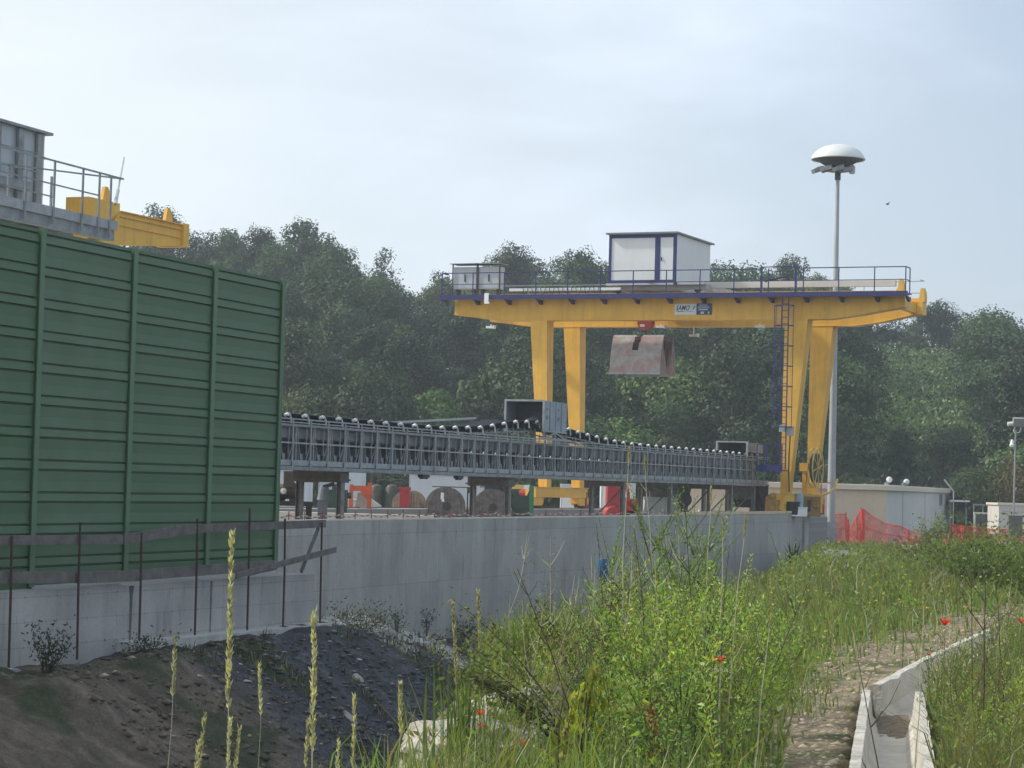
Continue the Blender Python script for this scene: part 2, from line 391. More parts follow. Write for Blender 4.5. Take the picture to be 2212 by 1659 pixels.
# red and white chain on short stakes along the wall top
ch=frame('barrier_tape','red and white striped tape on short red stakes along the wall top','barrier tape',(W0.x,W0.y,0),ANG)
stk=[s_of(px) for px in (615,650,684,722,760,792,827,862,895,930,962,995,1030,1062,1095,1130,1165,1200,1235,1275,1320,1365,1410,1455)]
for k,s in enumerate(stk):
    mb=MB(); mb.tube((s,.2,-.93),(s,.2,-.72+.04*random.random()),.014,n=6); mb.build('stake',M('stake_red',(.22,.06,.04),.6) if k==0 else bpy.data.materials['stake_red'],ch)
TW=M('tape_white',(.42,.40,.37),.5); TRD=M('tape_red',(.33,.09,.07),.5)
for k,(a,b_) in enumerate(zip(stk,stk[1:])):
    mb=MB(); n=6
    for i in range(n):
        za=-.80-.05*math.sin(math.pi*i/n)+.02*math.sin(k*3); zb=-.80-.05*math.sin(math.pi*(i+1)/n)+.02*math.sin(k*3)
        mb.mat((i+k)%2).beam((a+(b_-a)*i/n,.2,za),(a+(b_-a)*(i+1)/n,.2,zb),.012,.03)
    mb.build('tape',[TW,TRD],ch)

# ------------------------------------------------------------------ lower (kerb) wall with its plinth, boards and rebars
LA=Vector((-8.4,38.0,0)); LB=Vector((-4.03,48.5,0)); UL=(LB-LA).normalized(); LL=(LB-LA).length; LANG=math.atan2(UL.y,UL.x)
LM=Matrix.Rotation(LANG,4,'Z'); LM.translation=LB
def lpt(s,q,z): return LM@Vector((s,q,z))          # s runs away from camera, 0 at the far end; q+ is behind
lw=frame('concrete_kerb_wall','low pale concrete wall with drip stains below the green barrier','wall',LB,LANG)
mb=MB()
top=[(-30,-2.02),(-12.2,-2.0),(-9.0,-2.0),(-8.6,-1.96),(-7.6,-1.95),(-7.2,-2.02),(-5,-1.98),(0,-1.97)]
pl=[(-30,-4.2)]+top+[(0,-4.2)]
pl=[(-30,-4.2),(0,-4.2)]+top[::-1]
mb.prism(pl,lambda s,z:(s,0,z),lambda s,z:(s,1.0,z)); mb.build('wall_face',CONC2,lw)
mb=MB(); mb.prism([(-7.6,-2.98),(0,-2.98),(0,-3.5),(-7.6,-3.5)],lambda s,z:(s,-.45,z),lambda s,z:(s,-.003,z)); mb.build('plinth',CONCL,lw)
mb=MB(); mb.prism([(-30,-3.22),(-11.3,-3.2),(-10.9,-3.4),(-11.6,-4),(-30,-4)],lambda s,z:(s,-.5,z),lambda s,z:(s,-.003,z)); mb.build('broken_plinth',CONCL,lw)
STAIN=M('wet_stain',(.10,.10,.095),.7,var=.3,scale=6)
for s0,w,h,tw in ((s_of(298,LB,UL),.20,1.0,.5),(s_of(470,LB,UL),.12,1.15,.22)):
    mb=MB(); pts=[]
    L1=[];L2=[]
    for k in range(11):
        t=k/10; ww=w*(.5+tw*3*max(0,.25-t))*(1-.55*t)+.012*random.uniform(-1,1)
        L1.append((s0-ww*.5,-2.0-h*t)); L2.append((s0+ww*.5,-2.0-h*t))
    mb.prism(L1+L2[::-1],lambda s,z:(s,-.006,z),lambda s,z:(s,-.001,z)); mb.build('drip_stain',STAIN,lw)
gr=frame('timber_guardrail','makeshift guardrail of weathered boards tied to rusty rebars','guardrail',LB,LANG)
ups=[(18,1158,1410),(165,1128,1393),(298,1150,1390),(418,1120,1378),(531,1098,1372),(608,1120,1358),(688,1128,1330)]
def sq_px(px,py,q=-.18):
    s=s_of(px,LB,UL); p_=lpt(s,q,0); return s,at(px,py,p_.y).z
us=[]
for px,a,b_ in ups:
    s,z0=sq_px(px,b_); _,z1=sq_px(px,a); us.append(s)
    mb=MB(); mb.path([(s,-.2,z0-.25),(s+.02*random.uniform(-1,1),-.19,(z0+z1)/2),(s-.01,-.18,z1)],.021,6); mb.build('rebar_post',RUST,gr)
def board(pxa,pya,pxb,pyb,h=.165,q=-.13,th=.03,name='board',m=WOOD):
    sa,za=sq_px(pxa,pya,q); sb,zb=sq_px(pxb,pyb,q)
    mb=MB(); mb.prism([(sa,za-h/2),(sb,zb-h/2),(sb,zb+h/2),(sa,za+h/2)],lambda s,z:(s,q-th/2,z),lambda s,z:(s,q+th/2,z))
    return mb.build(name,m,gr,bevel=.004)
board(-60,1170,20,1167); board(22,1167,266,1166); board(262,1164,420,1141,.19,-.165); board(375,1144,700,1131,.16,-.125)
board(-60,1248,170,1247,.2,-.13); board(165,1248,300,1243,.2,-.165); board(285,1243,592,1221,.2,-.125)
board(500,1243,714,1187,.12,-.235,.05,'loose_plank'); board(540,1236,600,1222,.15,-.10,.03,'board')
sa,za=sq_px(655,1236); sb,zb=sq_px(688,1140)
mb=MB(); mb.beam((sa,-.08,za),(sb,-.1,zb),.09,.03,up=(0,1,0)); mb.build('diagonal_brace',WOOD,gr)

# ------------------------------------------------------------------ green noise barrier
UB=Vector((.345,.9386,0)).normalized(); B0=Vector((-4.93,48.7,0)); BANG=math.atan2(UB.y,UB.x)
nb=frame('noise_barrier','tall dark green ribbed noise barrier standing on the low wall','noise barrier',B0,BANG)
ZB,ZT=-2.02,4.19
mb=MB(); mb.bx(-30,.12,-.1,.3,-2.4,ZB-.003); mb.build('footing',CONCL,nb)
px_s=[s_of(px,B0,UB) for px in (603,455,280,78)]
px_s += [px_s[-1]-3.2*i for i in (1,2,3,4)]
per=.557; zz=ZT-.03
prof=[(ZB,.0)]
k=0; bands=[]
z=ZT-.06; first=True
prof2=[]
while z>ZB+.05:
    lo=max(z-per,ZB)
    # narrow raised band, groove, wide pan with a lipped lower edge
    seq=[(z,.0),(z-.004,.06),(z-.032,.06),(z-.04,-.004),(z-.165,-.012),(z-.169,.06),(z-.197,.06),(z-.207,-.004),(z-.38,.006),(z-per+.006,.0)]
    prof2 += [(q,y) for q,y in seq if q>=lo]
    z-=per
prof2.append((ZB,.0))
for i_,(a,b_) in enumerate(zip(px_s,px_s[1:])):
    zl=(-1.74,-1.84,-1.94)[i_] if i_<3 else ZB
    mb=MB(); outl=[(ZT,.0)]+[q for q in prof2 if q[0]>zl+.004]+[(zl,.0),(zl,.12),(ZT,.12)]
    x0,x1=b_+.07,a-.07
    mb.prism(outl,lambda q,y:(x0,y,q),lambda q,y:(x1,y,q)); mb.build('panel',GRNV[int(abs(a)*7)%3],nb)
for i_,s in enumerate(px_s):
    zq=ZB; ZB=(-1.74,-1.78,-1.88,-1.97)[i_] if i_<4 else zq
    mb=MB(); mb.bx(s-.075,s+.075,-.055,-.035,ZB-.0,ZT+.02); mb.bx(s-.075,s+.075,.15,.17,ZB,ZT+.02); mb.bx(s-.01,s+.01,-.035,.15,ZB,ZT+.02)
    mb.build('post',GRNP,nb); ZB=zq
for i_,(z_,k_) in enumerate(((-1.745,0),(-1.845,1),(-1.945,2))): mb=MB(); mb.bx(px_s[k_+1]+.08,px_s[k_]+(.08 if k_ else .1)-.002,.0,.2,ZB-.002,z_); mb.build('footing_step',CONCL,nb)
# end cheek of the last post
mb=MB(); mb.bx(.08,.10,-.055,.17,-1.74,ZT+.02); mb.build('end_cheek',GRNP,nb)

# ------------------------------------------------------------------ belt conveyor
K0=Vector((-5.35,55,0)); UK=Vector((.348,.9375,0)).normalized(); KANG=math.atan2(UK.y,UK.x)
cv=frame('belt_conveyor','long galvanised lattice belt conveyor running above the retaining wall','conveyor',K0,KANG)
S0,S1=-6.0,47.2
def skp(px): return s_of(px,K0,UK)
mb=MB(); mb.bx(S0,S1,-.02,.02,1.42,1.455); mb.build('handrail',GALV,cv)
mb=MB(); mb.bx(S0,S1,-.012,.012,1.345,1.372); mb.build('upper_rail',GALV,cv)
mb=MB(); mb.bx(S0,S1,-.02,.02,.845,.885); mb.build('middle_rail',GALV,cv)
mb=MB(); mb.bx(S0,S1,-.02,.0,.325,.455); mb.build('toe_board',GALV,cv)
mb=MB(); mb.bx(S0,S1,-.06,.10,.215,.30); mb.bx(S0,S1,1.42,1.55,.215,.30)
for i in range(int(S0),int(S1),2): mb.bx(i,i+.1,.101,1.419,.22,.29)
mb.build('base_frame',GALVD,cv)
mb=MB(); mb.bx(S0,S1,.03,1.45,.303,.325); mb.build('walkway_grating',GALVD,cv)
def rep(mbf,name,mat,xs):
    first=None
    for x in xs:
        if first is None: first=mbf().build(name,mat,cv); first.location=(x,0,0)
        else:
            o=first.copy(); C.objects.link(o); o.parent=cv; o.location=(x,0,0)
xs=[S0+.35+i for i in range(int(S1-S0))]
rep(lambda: MB().bx(-.022,.022,-.045,-.021,.22,1.418).bx(-.05,.05,-.05,-.046,.24,.42),'guard_post',GALV,xs)
def inner():
    m=MB(); m.beam((-.30,.50,.34),(.0,.50,1.26),.022); m.beam((.30,.50,.34),(.0,.50,1.26),.022)
    m.bx(-.03,.03,.50,.56,.326,1.285)
    m.beam((-.30,.62,.33),(-.05,.53,1.0),.035); m.beam((.30,.62,.33),(.05,.53,1.0),.035)
    m.beam((-.16,.53,.33),(-.10,.53,.9),.025); m.beam((.20,.53,.33),(.12,.53,1.28),.025)
    m.bx(-.36,-.33,.53,.56,.6,1.285)
    m.bx(-.03,.03,1.42,1.48,.326,1.285); m.bx(-.04,.04,.56,1.42,1.2,1.25)
    m.beam((-.25,1.5,.33),(-.02,1.5,1.0),.035); m.beam((.25,1.5,.33),(.02,1.5,1.0),.035)
    m.bx(.3,.42,.52,.9,.40,.62)
    return m
rep(inner,'trestle_frame',GALV,[x+.30 for x in xs])
mb=MB(); mb.bx(S0,S1,.49,.57,1.287,1.345); mb.bx(S0,S1,1.41,1.49,1.287,1.345); mb.build('stringer',GALV,cv)
mb=MB(); mb.bx(S0,S1,.62,1.36,.93,.955); mb.build('return_belt',RUB,cv)
mb=MB(); mb.bx(S0,S1,1.50,1.515,.33,1.27); mb.build('rear_sheeting',M('dusty_sheeting',(.20,.21,.21),.8,.1,var=.35,scale=3,streak=.4),cv)
mb=MB(); mb.bx(S0,S1,.60,.61,1.0,1.27); mb.build('spill_plate',bpy.data.materials['dusty_sheeting'],cv)
def retr(): return MB().tube((0,.56,.90),(0,1.42,.90),.045,n=8).bx(-.18,.18,.575,.585,.82,1.05)
rep(retr,'return_roller',DARK,[S0+.8+2*i for i in range(26)])
# carrying belt: troughed section swept over the level run, the tripper hump and down again
def zbelt(s):
    pts=[(S0,1.49),(10.8,1.49),(14,1.60),(17,1.87),(19.3,1.95),(20.6,1.90),(23.5,1.70),(27.5,1.52),(29.5,1.49),(S1,1.49)]
    for (a,za),(b_,zb) in zip(pts,pts[1:]):
        if s<=b_: return za+(zb-za)*(s-a)/(b_-a)
    return 1.49
sec=[(.50,.10),(.53,.115),(.74,-.03),(1.24,-.03),(1.45,.115),(1.48,.10),(1.25,-.06),(.73,-.06)]
mb=MB(); N_=110; vs=[]; fs=[]
for i in range(N_+1):
    s=S0+(S1-S0)*i/N_; z=zbelt(s)
    for y,dz in sec: vs.append((s,y,z+dz*1.0))
for i in range(N_):
    for k in range(8):
        a=i*8+k; b_=i*8+(k+1)%8; fs.append((a,b_,b_+8,a+8))
mb.add(vs,fs); mb.build('carrying_belt',RUB,cv)
def idler():
    m=MB(); m.mat(0)
    pts=[( .25,.46,1.36),(.23,.46,1.44),(.17,.45,1.52),(.08,.44,1.575),(-.02,.44,1.59),(-.09,.44,1.565)]
    m.path(pts,.026,6)
    m.tube((-.07,.40,1.565),(-.07,.50,1.535),.043,n=10)
    m.mat(1); m.tube((-.05,.50,1.535),(-.05,.72,1.42),.055,n=10); m.tube((-.05,.74,1.40),(-.05,1.24,1.40),.055,n=10); m.tube((-.05,1.26,1.42),(-.05,1.50,1.545),.055,n=10)
    m.mat(0); m.path([(.10,1.50,1.35),(.10,1.52,1.44),(0,1.53,1.54),(-.05,1.53,1.545)],.02,6)
    m.mat(1); m.prism([(-.13,1.345),(.10,1.345),(-.03,1.46)],lambda x,z:(x,.53,z),lambda x,z:(x,.56,z))
    return m
IDM=[M('white_galvanised_bracket',(.74,.75,.74),.4,.0,var=.1),RUB]
xsid=[skp(620)+ i for i in range(-1,int(S1-skp(620))+1)]
first=None
for x in xsid:
    dz=zbelt(x)-1.49
    if first is None: first=idler().build('idler',IDM,cv,smooth=True); o=first
    else: o=first.copy(); C.objects.link(o); o.parent=cv
    o.location=(x,0,dz)
# sub-frame under the hump
mb=MB()
for i in range(11,29):
    dz=zbelt(i)-1.49
    if dz>.06:
        for y in (.53,1.45): mb.beam((i,y,1.345),(i,y,1.345+dz),.035)
        mb.beam((i,.53,1.345),(i-.4,.53,1.345+dz),.02)
mb.beam((11,.53,1.37),(18.6,.53,1.70),.035); mb.beam((20.9,.53,1.66),(28.5,.53,1.36),.035)
mb.beam((11,1.45,1.37),(18.6,1.45,1.70),.035); mb.beam((20.9,1.45,1.66),(28.5,1.45,1.36),.035)
mb.build('tripper_frame',GALVD,cv)
# skirt plate that shows as a pale incline before the hood
mb=MB(); mb.prism([(9.5,1.60),(16.2,1.97),(16.2,2.03),(9.5,1.66)],lambda x,z:(x,1.44,z),lambda x,z:(x,1.47,z)); mb.build('skirt_plate',M('pale_steel_plate',(.42,.44,.45),.5,.3),cv)
# hood
h0,h1,y0,y1,za,zb=18.7,20.9,.14,1.42,1.78,2.66
hd=thing('transfer_hood','open fronted galvanised steel hood over the conveyor belt hump','hood',K0,KANG)
mb=MB(); t=.02
mb.bx(h0,h1,y0,y0+t,za-.06,zb); mb.bx(h0,h1,y1-t,y1,za-.06,zb); mb.bx(h0,h1,y0+t,y1-t,zb-t,zb); mb.bx(h1-t,h1,y0+t,y1-t,za+.25,zb-t)
for x in (h0+.55,h0+1.1,h0+1.65): mb.bx(x,x+.03,y0-.025,y0-.001,za-.05,zb-.02)
for x in (h0+.25,h0+1.35): mb.bx(x,x+.05,y0-.04,y0-.002,za+.3,za+.42); mb.bx(x,x+.05,y0-.04,y0-.002,za+.6,za+.66)
mb.build('hood_shell',M('hood_steel',(.27,.32,.36),.55,.35,var=.2),hd)
mb=MB()
for y in (y0,y1): mb.bx(h0-.035,h0-.002,y-.03,y+.04,za-.1,zb+.03)
mb.bx(h0-.035,h0-.002,y0+.041,y1-.031,zb-.03,zb+.03); mb.build('hood_rim',GALV,hd)
mb=MB(); mb.bx(h0+.9,h0+.92,y0+.03,y1-.03,za+.05,zb-.03); mb.build('rubber_curtain',M('dusty_rubber',(.07,.068,.07),.9,var=.5,scale=3,dirt=(.22,.21,.2)),hd)
mb=MB(); vs=[]
for i in range(9):
    for j in range(9):
        x=h0+.05+.8*i/8; y=y0+.15+(y1-y0-.3)*j/8
        vs.append((x,y,za+.1+.34*math.exp(-((j-4)/2.4)**2)*(.3+.7*i/8)+.03*random.random()))
mb.add(vs,[(i*9+j,i*9+j+1,(i+1)*9+j+1,(i+1)*9+j) for i in range(8) for j in range(8)]); o=mb.build('spoil_heap',M('crushed_spoil',(.26,.25,.24),.95,var=.4,scale=8),hd)
mb=MB(); xm=(h0+h1)/2
mb.bx(h0,h1,y0-.03,y0+.03,za-.10,za-.062)
for a,b_ in (((h0+.05,za-.1),(h0+.05,1.47)),((h1-.05,za-.1),(h1-.05,1.47)),((xm,za-.1),(h0+.05,1.47)),((xm,za-.1),(h1-.05,1.47)),((xm,za-.1),(xm,1.47))): mb.beam((a[0],y0,a[1]),(b_[0],y0,b_[1]),.045)
mb.bx(h0-.3,h1+.3,y0-.03,y0+.03,1.457,1.50); mb.build('hood_stand',GALV,hd)
h2=thing('feed_hood','small flat galvanised hood at the far end of the conveyor','hood',K0,KANG)
mb=MB(); mb.bx(44.2,47.0,.2,.22,1.62,2.02); mb.bx(44.2,47.0,1.4,1.42,1.62,2.02); mb.bx(44.2,47.0,.22,1.4,2.0,2.02); mb.bx(46.98,47.0,.221,1.399,1.6,1.999); mb.build('hood_shell',GALVD,h2)
mb=MB(); mb.bx(44.1,44.19,.12,1.5,2.0,2.06); mb.bx(44.1,44.19,.12,.2,1.4,1.999); mb.bx(44.1,44.19,1.42,1.5,1.4,1.999); mb.build('hood_rim',GALV,h2)
# trestle legs
for s,kind in ((3.5,1),(15.6,1),(27.0,0),(32.8,0),(38.2,0),(41.5,0),(45.2,0),(-3,0)):
    for y in (.12,1.25):
        mb=MB(); mb.bx(s-.10,s+.10,y-.07,y-.055,-1.7,.21); mb.bx(s-.10,s+.10,y+.055,y+.07,-1.7,.21); mb.bx(s-.012,s+.012,y-.055,y+.055,-1.7,.21); mb.bx(s-.16,s+.16,y-.14,y+.14,-1.705,-1.68); mb.build('support_leg',M('leg_steel',(.19,.185,.175),.7,.2,var=.3,scale=5) if s==3.5 and y==.12 else bpy.data.materials['leg_steel'],cv)
    if kind:
        mb=MB(); mb.bx(s-.22,s+.30,.03,1.35,-.06,.212); mb.bx(s-.26,s+.34,0.0,1.4,-.02,.03); mb.build('cross_head',BROWN,cv)
    else:
        mb=MB(); mb.bx(s-.12,s+.12,.051,1.34,.03,.212); mb.beam((s,.12,.0),(s,1.25,-1.2),.05); mb.build('cross_head',BROWN,cv)
for px,w in ((915,.5),(992,.4)):
    s=skp(px); mb=MB(); mb.bx(s,s+w,-.05,.1,.13,.212); mb.bx(s+.05,s+w-.05,-.02,.07,.09,.13); mb.build('cable_box',BLACKP,cv)
# ------------------------------------------------------------------ gantry crane
GA=R(23.6); GP=Vector((11.97,97.5,0))
gc=thing('gantry_crane','yellow double girder gantry crane with white cabin standing over the conveyor','gantry crane',GP,-GA)
gd,gw=Vector((math.cos(GA),-math.sin(GA),0)),Vector((math.sin(GA),math.cos(GA),0))
def tx(px,y=0):
    P=GP+gw*y; xr=(px-CX)/F; return (xr*P.y-P.x)/(gd.x-xr*gd.y)
GW=3.9
def girder(y0):
    m=MB(); xe=4.56 if y0<1 else 4.15; ol=[(-15.97,7.58),(-15.2,7.5),(-14.3,7.38),(-13.2,7.31),(1.4,7.31),(2.6,7.47),(xe,7.80),(xe,8.30),(-15.97,8.30)]
    m.prism(ol,lambda x,z:(x,y0,z),lambda x,z:(x,y0+.62,z))
    # flange strips and web joints, a few millimetres proud
    m.bx(-15.95,xe+.02,y0-.05,y0+.67,8.302,8.33)
    for x in (-13.9,-11.1,-3.2,-7.5,.75): m.bx(x,x+.03,y0-.006,y0-.001,7.36,8.28)
    for a,b_ in zip(ol[:6],ol[1:7]): m.beam((a[0],y0+.31,a[1]-.012),(b_[0],y0+.31,b_[1]-.012),.70,.02)
    return m
for y in (0,GW): girder(y).build('girder',YEL,gc)
for y in (0,GW):
    mb=MB(); mb.bx(-14.4,4.3,y+.22,y+.40,8.331,8.42); mb.bx(-14.4,4.3,y+.27,y+.35,8.42,8.50)
    for i in range(20): mb.bx(-14+i*.95,-13.8+i*.95,y+.18,y+.44,8.331,8.36)
    mb.build('trolley_rail',YEL,gc)
    if y==0: mb=MB(); mb.prism([(4.05,8.33),(4.5,8.33),(4.5,8.75),(4.42,8.95),(4.3,8.98),(4.25,8.6)],lambda x,z:(x,y+.15,z),lambda x,z:(x,y+.47,z)); mb.build('end_stop',YEL,gc)
    mb=MB(); mb.bx(4.155,4.40,y-.02,y+.75,7.78,8.33) if y else mb.bx(4.565,4.60,y-.02,y+.64,7.78,8.33); mb.build('end_plate',YEL,gc)
# end tie at the far right and left
for a,b_ in ((3.9,4.14),(-15.97,-15.7)): mb=MB(); mb.bx(a,b_,.621,GW-.001,7.83,8.22); mb.build('end_tie',YEL,gc)
mb=MB(); mb.prism([(4.2,8.331),(4.46,8.331),(4.44,8.75),(4.38,8.93),(4.28,8.9)],lambda x,z:(x,GW+.1,z),lambda x,z:(x,GW+.6,z)); mb.build('buffer_horn',YEL,gc)
# cable trough (white) and festoon
mb=MB(); mb.bx(tx(1100),tx(1340),-.28,-.06,8.58,8.70); mb.build('cable_tray',WHITE,gc)
mb=MB(); mb.bx(tx(1500),4.0,.72,.95,8.72,8.98); mb.build('cable_trough',M('pale_trough',(.52,.53,.52),.6,var=.08),gc)
for k in range(9):
    x=tx(1130)+k*.42; mb=MB(); mb.path([(x,-.30,8.72),(x+.05,-.31,8.5),(x+.12,-.30,8.36),(x+.2,-.31,8.5),(x+.24,-.30,8.72)],.015,5); mb.build('festoon_cable',DKGRN,gc)
# walkway
mb=MB(); mb.bx(-16.35,4.9,-.85,-.72,8.18,8.38); mb.bx(-16.35,4.9,-.719,-.052,8.27,8.31); mb.bx(-16.35,-16.22,-.719,-.055,8.12,8.30); mb.build('walkway',BLU,gc)
pxs=[-16.25+1.52*i for i in range(14)]+[4.82]
for x in pxs:
    mb=MB(); mb.bx(x-.02,x+.02,-.83,-.79,8.381,9.38); mb.build('railing_post',BLU,gc)
    mb=MB(); mb.prism([(-.7,8.179),(-.055,8.179),(-.055,7.98),(-.25,7.98)],lambda y,z:(x-.05,y,z),lambda y,z:(x+.05,y,z)); mb.build('walkway_bracket',BLU,gc)
xg0,xg1=tx(1653),tx(1727)
mb=MB(); mb.bx(-16.27,xg0,-.83,-.79,9.34,9.38); mb.bx(xg1,4.84,-.83,-.79,9.36,9.40); mb.bx(-16.27,4.84,-.825,-.795,8.84,8.87); mb.bx(4.80,4.84,-.789,-.1,9.36,9.40); mb.bx(4.80,4.84,-.789,-.1,8.84,8.87); mb.bx(4.80,4.84,-.12,-.08,8.3,9.36); mb.bx(-16.27,-16.23,-.789,-.1,9.34,9.38); mb.bx(-16.27,-16.23,-.789,-.1,8.84,8.87); mb.build('railing',BLU,gc)
mb=MB()
for x in (xg0,xg1): mb.bx(x-.04,x+.04,-.85,-.77,8.381,9.46)
mb.bx(xg0,xg1,-.83,-.79,9.42,9.46); mb.build('ladder_gate',BLU,gc)
mb=MB(); mb.path([(xg0+.1,-.7,8.85),(xg0+.5,-.72,8.92),(xg0+1.0,-.74,9.03),(xg0+1.12,-.74,8.98),(xg0+1.14,-.74,8.85)],.045,6); mb.build('hose',BLACKP,gc)
# far walkway railing
mb=MB(); yb=GW+1.35
for i in range(7):
    x=-6.3+1.55*i; mb.bx(x-.015,x+.015,yb,yb+.03,8.3,9.35)
mb.bx(-16,4.13,yb,yb+.03,9.32,9.35); mb.bx(-16,4.13,yb,yb+.03,8.8,8.83); mb.bx(-16,4.1,GW+.69,yb+.05,8.22,8.28); mb.bx(4.1,4.13,GW+.7,yb-.001,9.32,9.35)
mb.build('rear_railing',GALV,gc)
# electric cabinets
for a,b_ in ((979,1029),(1033,1078)):
    x0,x1=tx(a,.3),tx(b_,.3); mb=MB(); mb.bx(x0,x1,.05,.6,8.72,9.72); mb.bx(x0+.04,x1-.04,.042,.0495,8.76,9.68)
    o=mb.build('electric_cabinet',M('cabinet_grey',(.44,.46,.48),.45,var=.06,streak=.1) if a==979 else bpy.data.materials['cabinet_grey'],gc,bevel=.01)
    mb=MB(); mb.bx((x0+x1)/2-.03,(x0+x1)/2+.02,.01,.04,9.05,9.38); mb.build('cabinet_handle',BLACKP,o)
    mb=MB(); mb.bx(x0-.12,x1+.12,-.15,.75,9.84,9.87)
    mb.build('cabinet_roof',GALVD,o)
    mb=MB(); mb.bx(x0-.05,x0+.0-.002,-.02,.03,8.33,9.84); mb.bx(x1+.002,x1+.05,-.02,.03,8.33,9.84); mb.bx(x0+.1,x0+.16,.1,.5,8.331,8.72); mb.bx(x1-.16,x1-.1,.1,.5,8.331,8.72); mb.build('cabinet_frame',DARK,o)
mb=MB(); mb.bx(tx(1059),tx(1068),-.90,-.852,8.05,8.45); mb.bx(tx(1059),tx(1070),-.90,-.852,7.98,8.049); mb.build('cable_plate',WHITE,gc)
# legs
def leg(x0t,x1t,x0b,x1b,y,zb,zt=7.28):
    m=MB(); yt0,yt1=y-.05,y+.72; yb0,yb1=y+.05,y+.55
    vs=[(x0t,yt0,zt),(x1t,yt0,zt),(x1t,yt1,zt),(x0t,yt1,zt),(x0b,yb0,zb),(x1b,yb0,zb),(x1b,yb1,zb),(x0b,yb1,zb)]
    m.add(vs,[(0,1,2,3),(7,6,5,4),(0,4,5,1),(1,5,6,2),(2,6,7,3),(3,7,4,0)])
    m.bx(x0t-.08,x1t+.08,yt0-.02,yt1+.02,zt,zt+.03-.004)
    return m
for y in (0,GW):
    leg(tx(1143),tx(1143)+.80,tx(1168),tx(1168)+.40,y,-.1).build('leg',YEL,gc)
    xr_=tx(1743); leg(xr_-1.0,xr_,tx(1690),tx(1690)+.36,y,-.1).build('leg',YEL,gc)
# carriages
for xc,n in ((-11.6,'l'),(-.35,'r')):
    mb=MB(); mb.bx(xc-.25,xc+.25,-1.0,5.1,-.52,-.1); mb.bx(xc-.3,xc+.3,-1.02,5.12,-.09,-.06); mb.build('end_carriage',YEL,gc)
    for y in (-.9,4.45):
        mb=MB(); mb.prism([(y-.25,-.53),(y+.85,-.53),(y+.85,-.75),(y+.7,-.88),(y-.1,-.88),(y-.25,-.75)],lambda q,z:(xc-.22,q,z),lambda q,z:(xc+.22,q,z)); o=mb.build('bogie',YEL,gc)
        for q in (y,y+.6):
            mb=MB(); mb.lathe([(.17,-.09),(.2,-.08),(.17,-.07),(.17,.07),(.2,.08),(.17,.09)],(xc,q,-.80),18,'x'); mb.build('wheel',DARK,o)
        mb=MB(); mb.tube((xc-.23,y+.3,-.35),(xc-.6,y+.3,-.35),.16,n=12); mb.tube((xc-.6,y+.3,-.35),(xc-.68,y+.3,-.35),.13,n=12); mb.build('travel_motor',RED,o)
    for y in (5.0,):
        mb=MB(); mb.tube((xc+.1,y,-.95),(xc+.1,y,-.25),.17,n=14); mb.tube((xc+.1,y,-.25),(xc+.1,y,.45),.03,n=6); mb.bx(xc-.35,xc+.55,y-.03,y+.03,.42,.47); mb.build('storm_anchor',RED,gc,smooth=True)
# cable reel
mb=MB(); xc,yc,zc=.55,1.3,1.05
for dx in (-.11,.11):
    for i in range(28):
        a0,a1=2*math.pi*i/28,2*math.pi*(i+1)/28
        mb.beam((xc+dx,yc+.84*math.cos(a0),zc+.84*math.sin(a0)),(xc+dx,yc+.84*math.cos(a1),zc+.84*math.sin(a1)),.04)
    for i in range(8):
        a0=math.pi*i/4+.2; mb.beam((xc+dx,yc+.12*math.cos(a0),zc+.12*math.sin(a0)),(xc+dx,yc+.84*math.cos(a0),zc+.84*math.sin(a0)),.035)
mb.build('reel_rim',YELL,gc)
mb=MB(); mb.lathe([(.3,-.09),(.62,-.09),(.62,.09),(.3,.09)],(xc,yc,zc),28,'x'); mb.build('wound_cable',M('coiled_cable',(.05,.05,.035),.7,var=.5,scale=18),gc)
mb=MB(); mb.tube((xc-.55,yc,zc),(xc+.2,yc,zc),.08,n=10); mb.bx(xc-.65,xc-.28,yc-.2,yc+.2,zc-.15,zc+.2); mb.bx(xc-.55,xc-.38,yc-.1,yc+.1,-.1,zc-.151); mb.build('reel_bracket',YEL,gc)
mb=MB(); mb.path([(xc-.2,yc+.1,-.10),(xc+.15,yc+.2,-.12),(xc+.45,yc+.5,0),(xc+.62,yc+.9,.25),(xc+.66,yc+1.1,.6)],.05,6); mb.build('cable_guide',YEL,gc)
# drive gear by the right leg
mb=MB(); mb.bx(-.75,-.28,-1.6,-1.05,-.95,-.35); mb.bx(-.7,-.33,-1.63,-1.6,-.85,-.45); mb.tube((-.62,-1.35,-.3),(-.62,-.8,-.2),.17,n=12); mb.build('drive_gearbox',M('ochre_machine',(.30,.18,.05),.6,.1,var=.35,scale=6),gc)
# ladder with cage and landing
xl=tx(1697); mb=MB(); ya=-.75
for d in (.02,.30): mb.bx(xl+d-.02,xl+d+.02,ya-.03,ya+.03,.95,8.17)
mb.build('ladder_stile',BLU,gc)
for i in range(25):
    z=1.15+.28*i; mb=MB(); mb.bx(xl+.041,xl+.279,ya-.015,ya+.015,z,z+.03)
    if i==0: rung=mb.build('ladder_rung',BLU,gc)
    else:
        o=rung.copy(); C.objects.link(o); o.parent=gc; o.location.z=.28*i
hoop=None
for i in range(7):
    if hoop is None:
        mb=MB(); pts=[(xl-.02+.0,ya-.03,0)]+[(xl+.17+.42*math.cos(a),ya-.15-.42*math.sin(a),0) for a in [math.pi*(1-k/8) for k in range(9)]]+[(xl+.36,ya-.03,0)]
        mb.path(pts,.02,5); hoop=mb.build('cage_hoop',BLU,gc); hoop.location.z=2.7
    else:
        o=hoop.copy(); C.objects.link(o); o.parent=gc; o.location.z=2.7+.85*i
mb=MB()
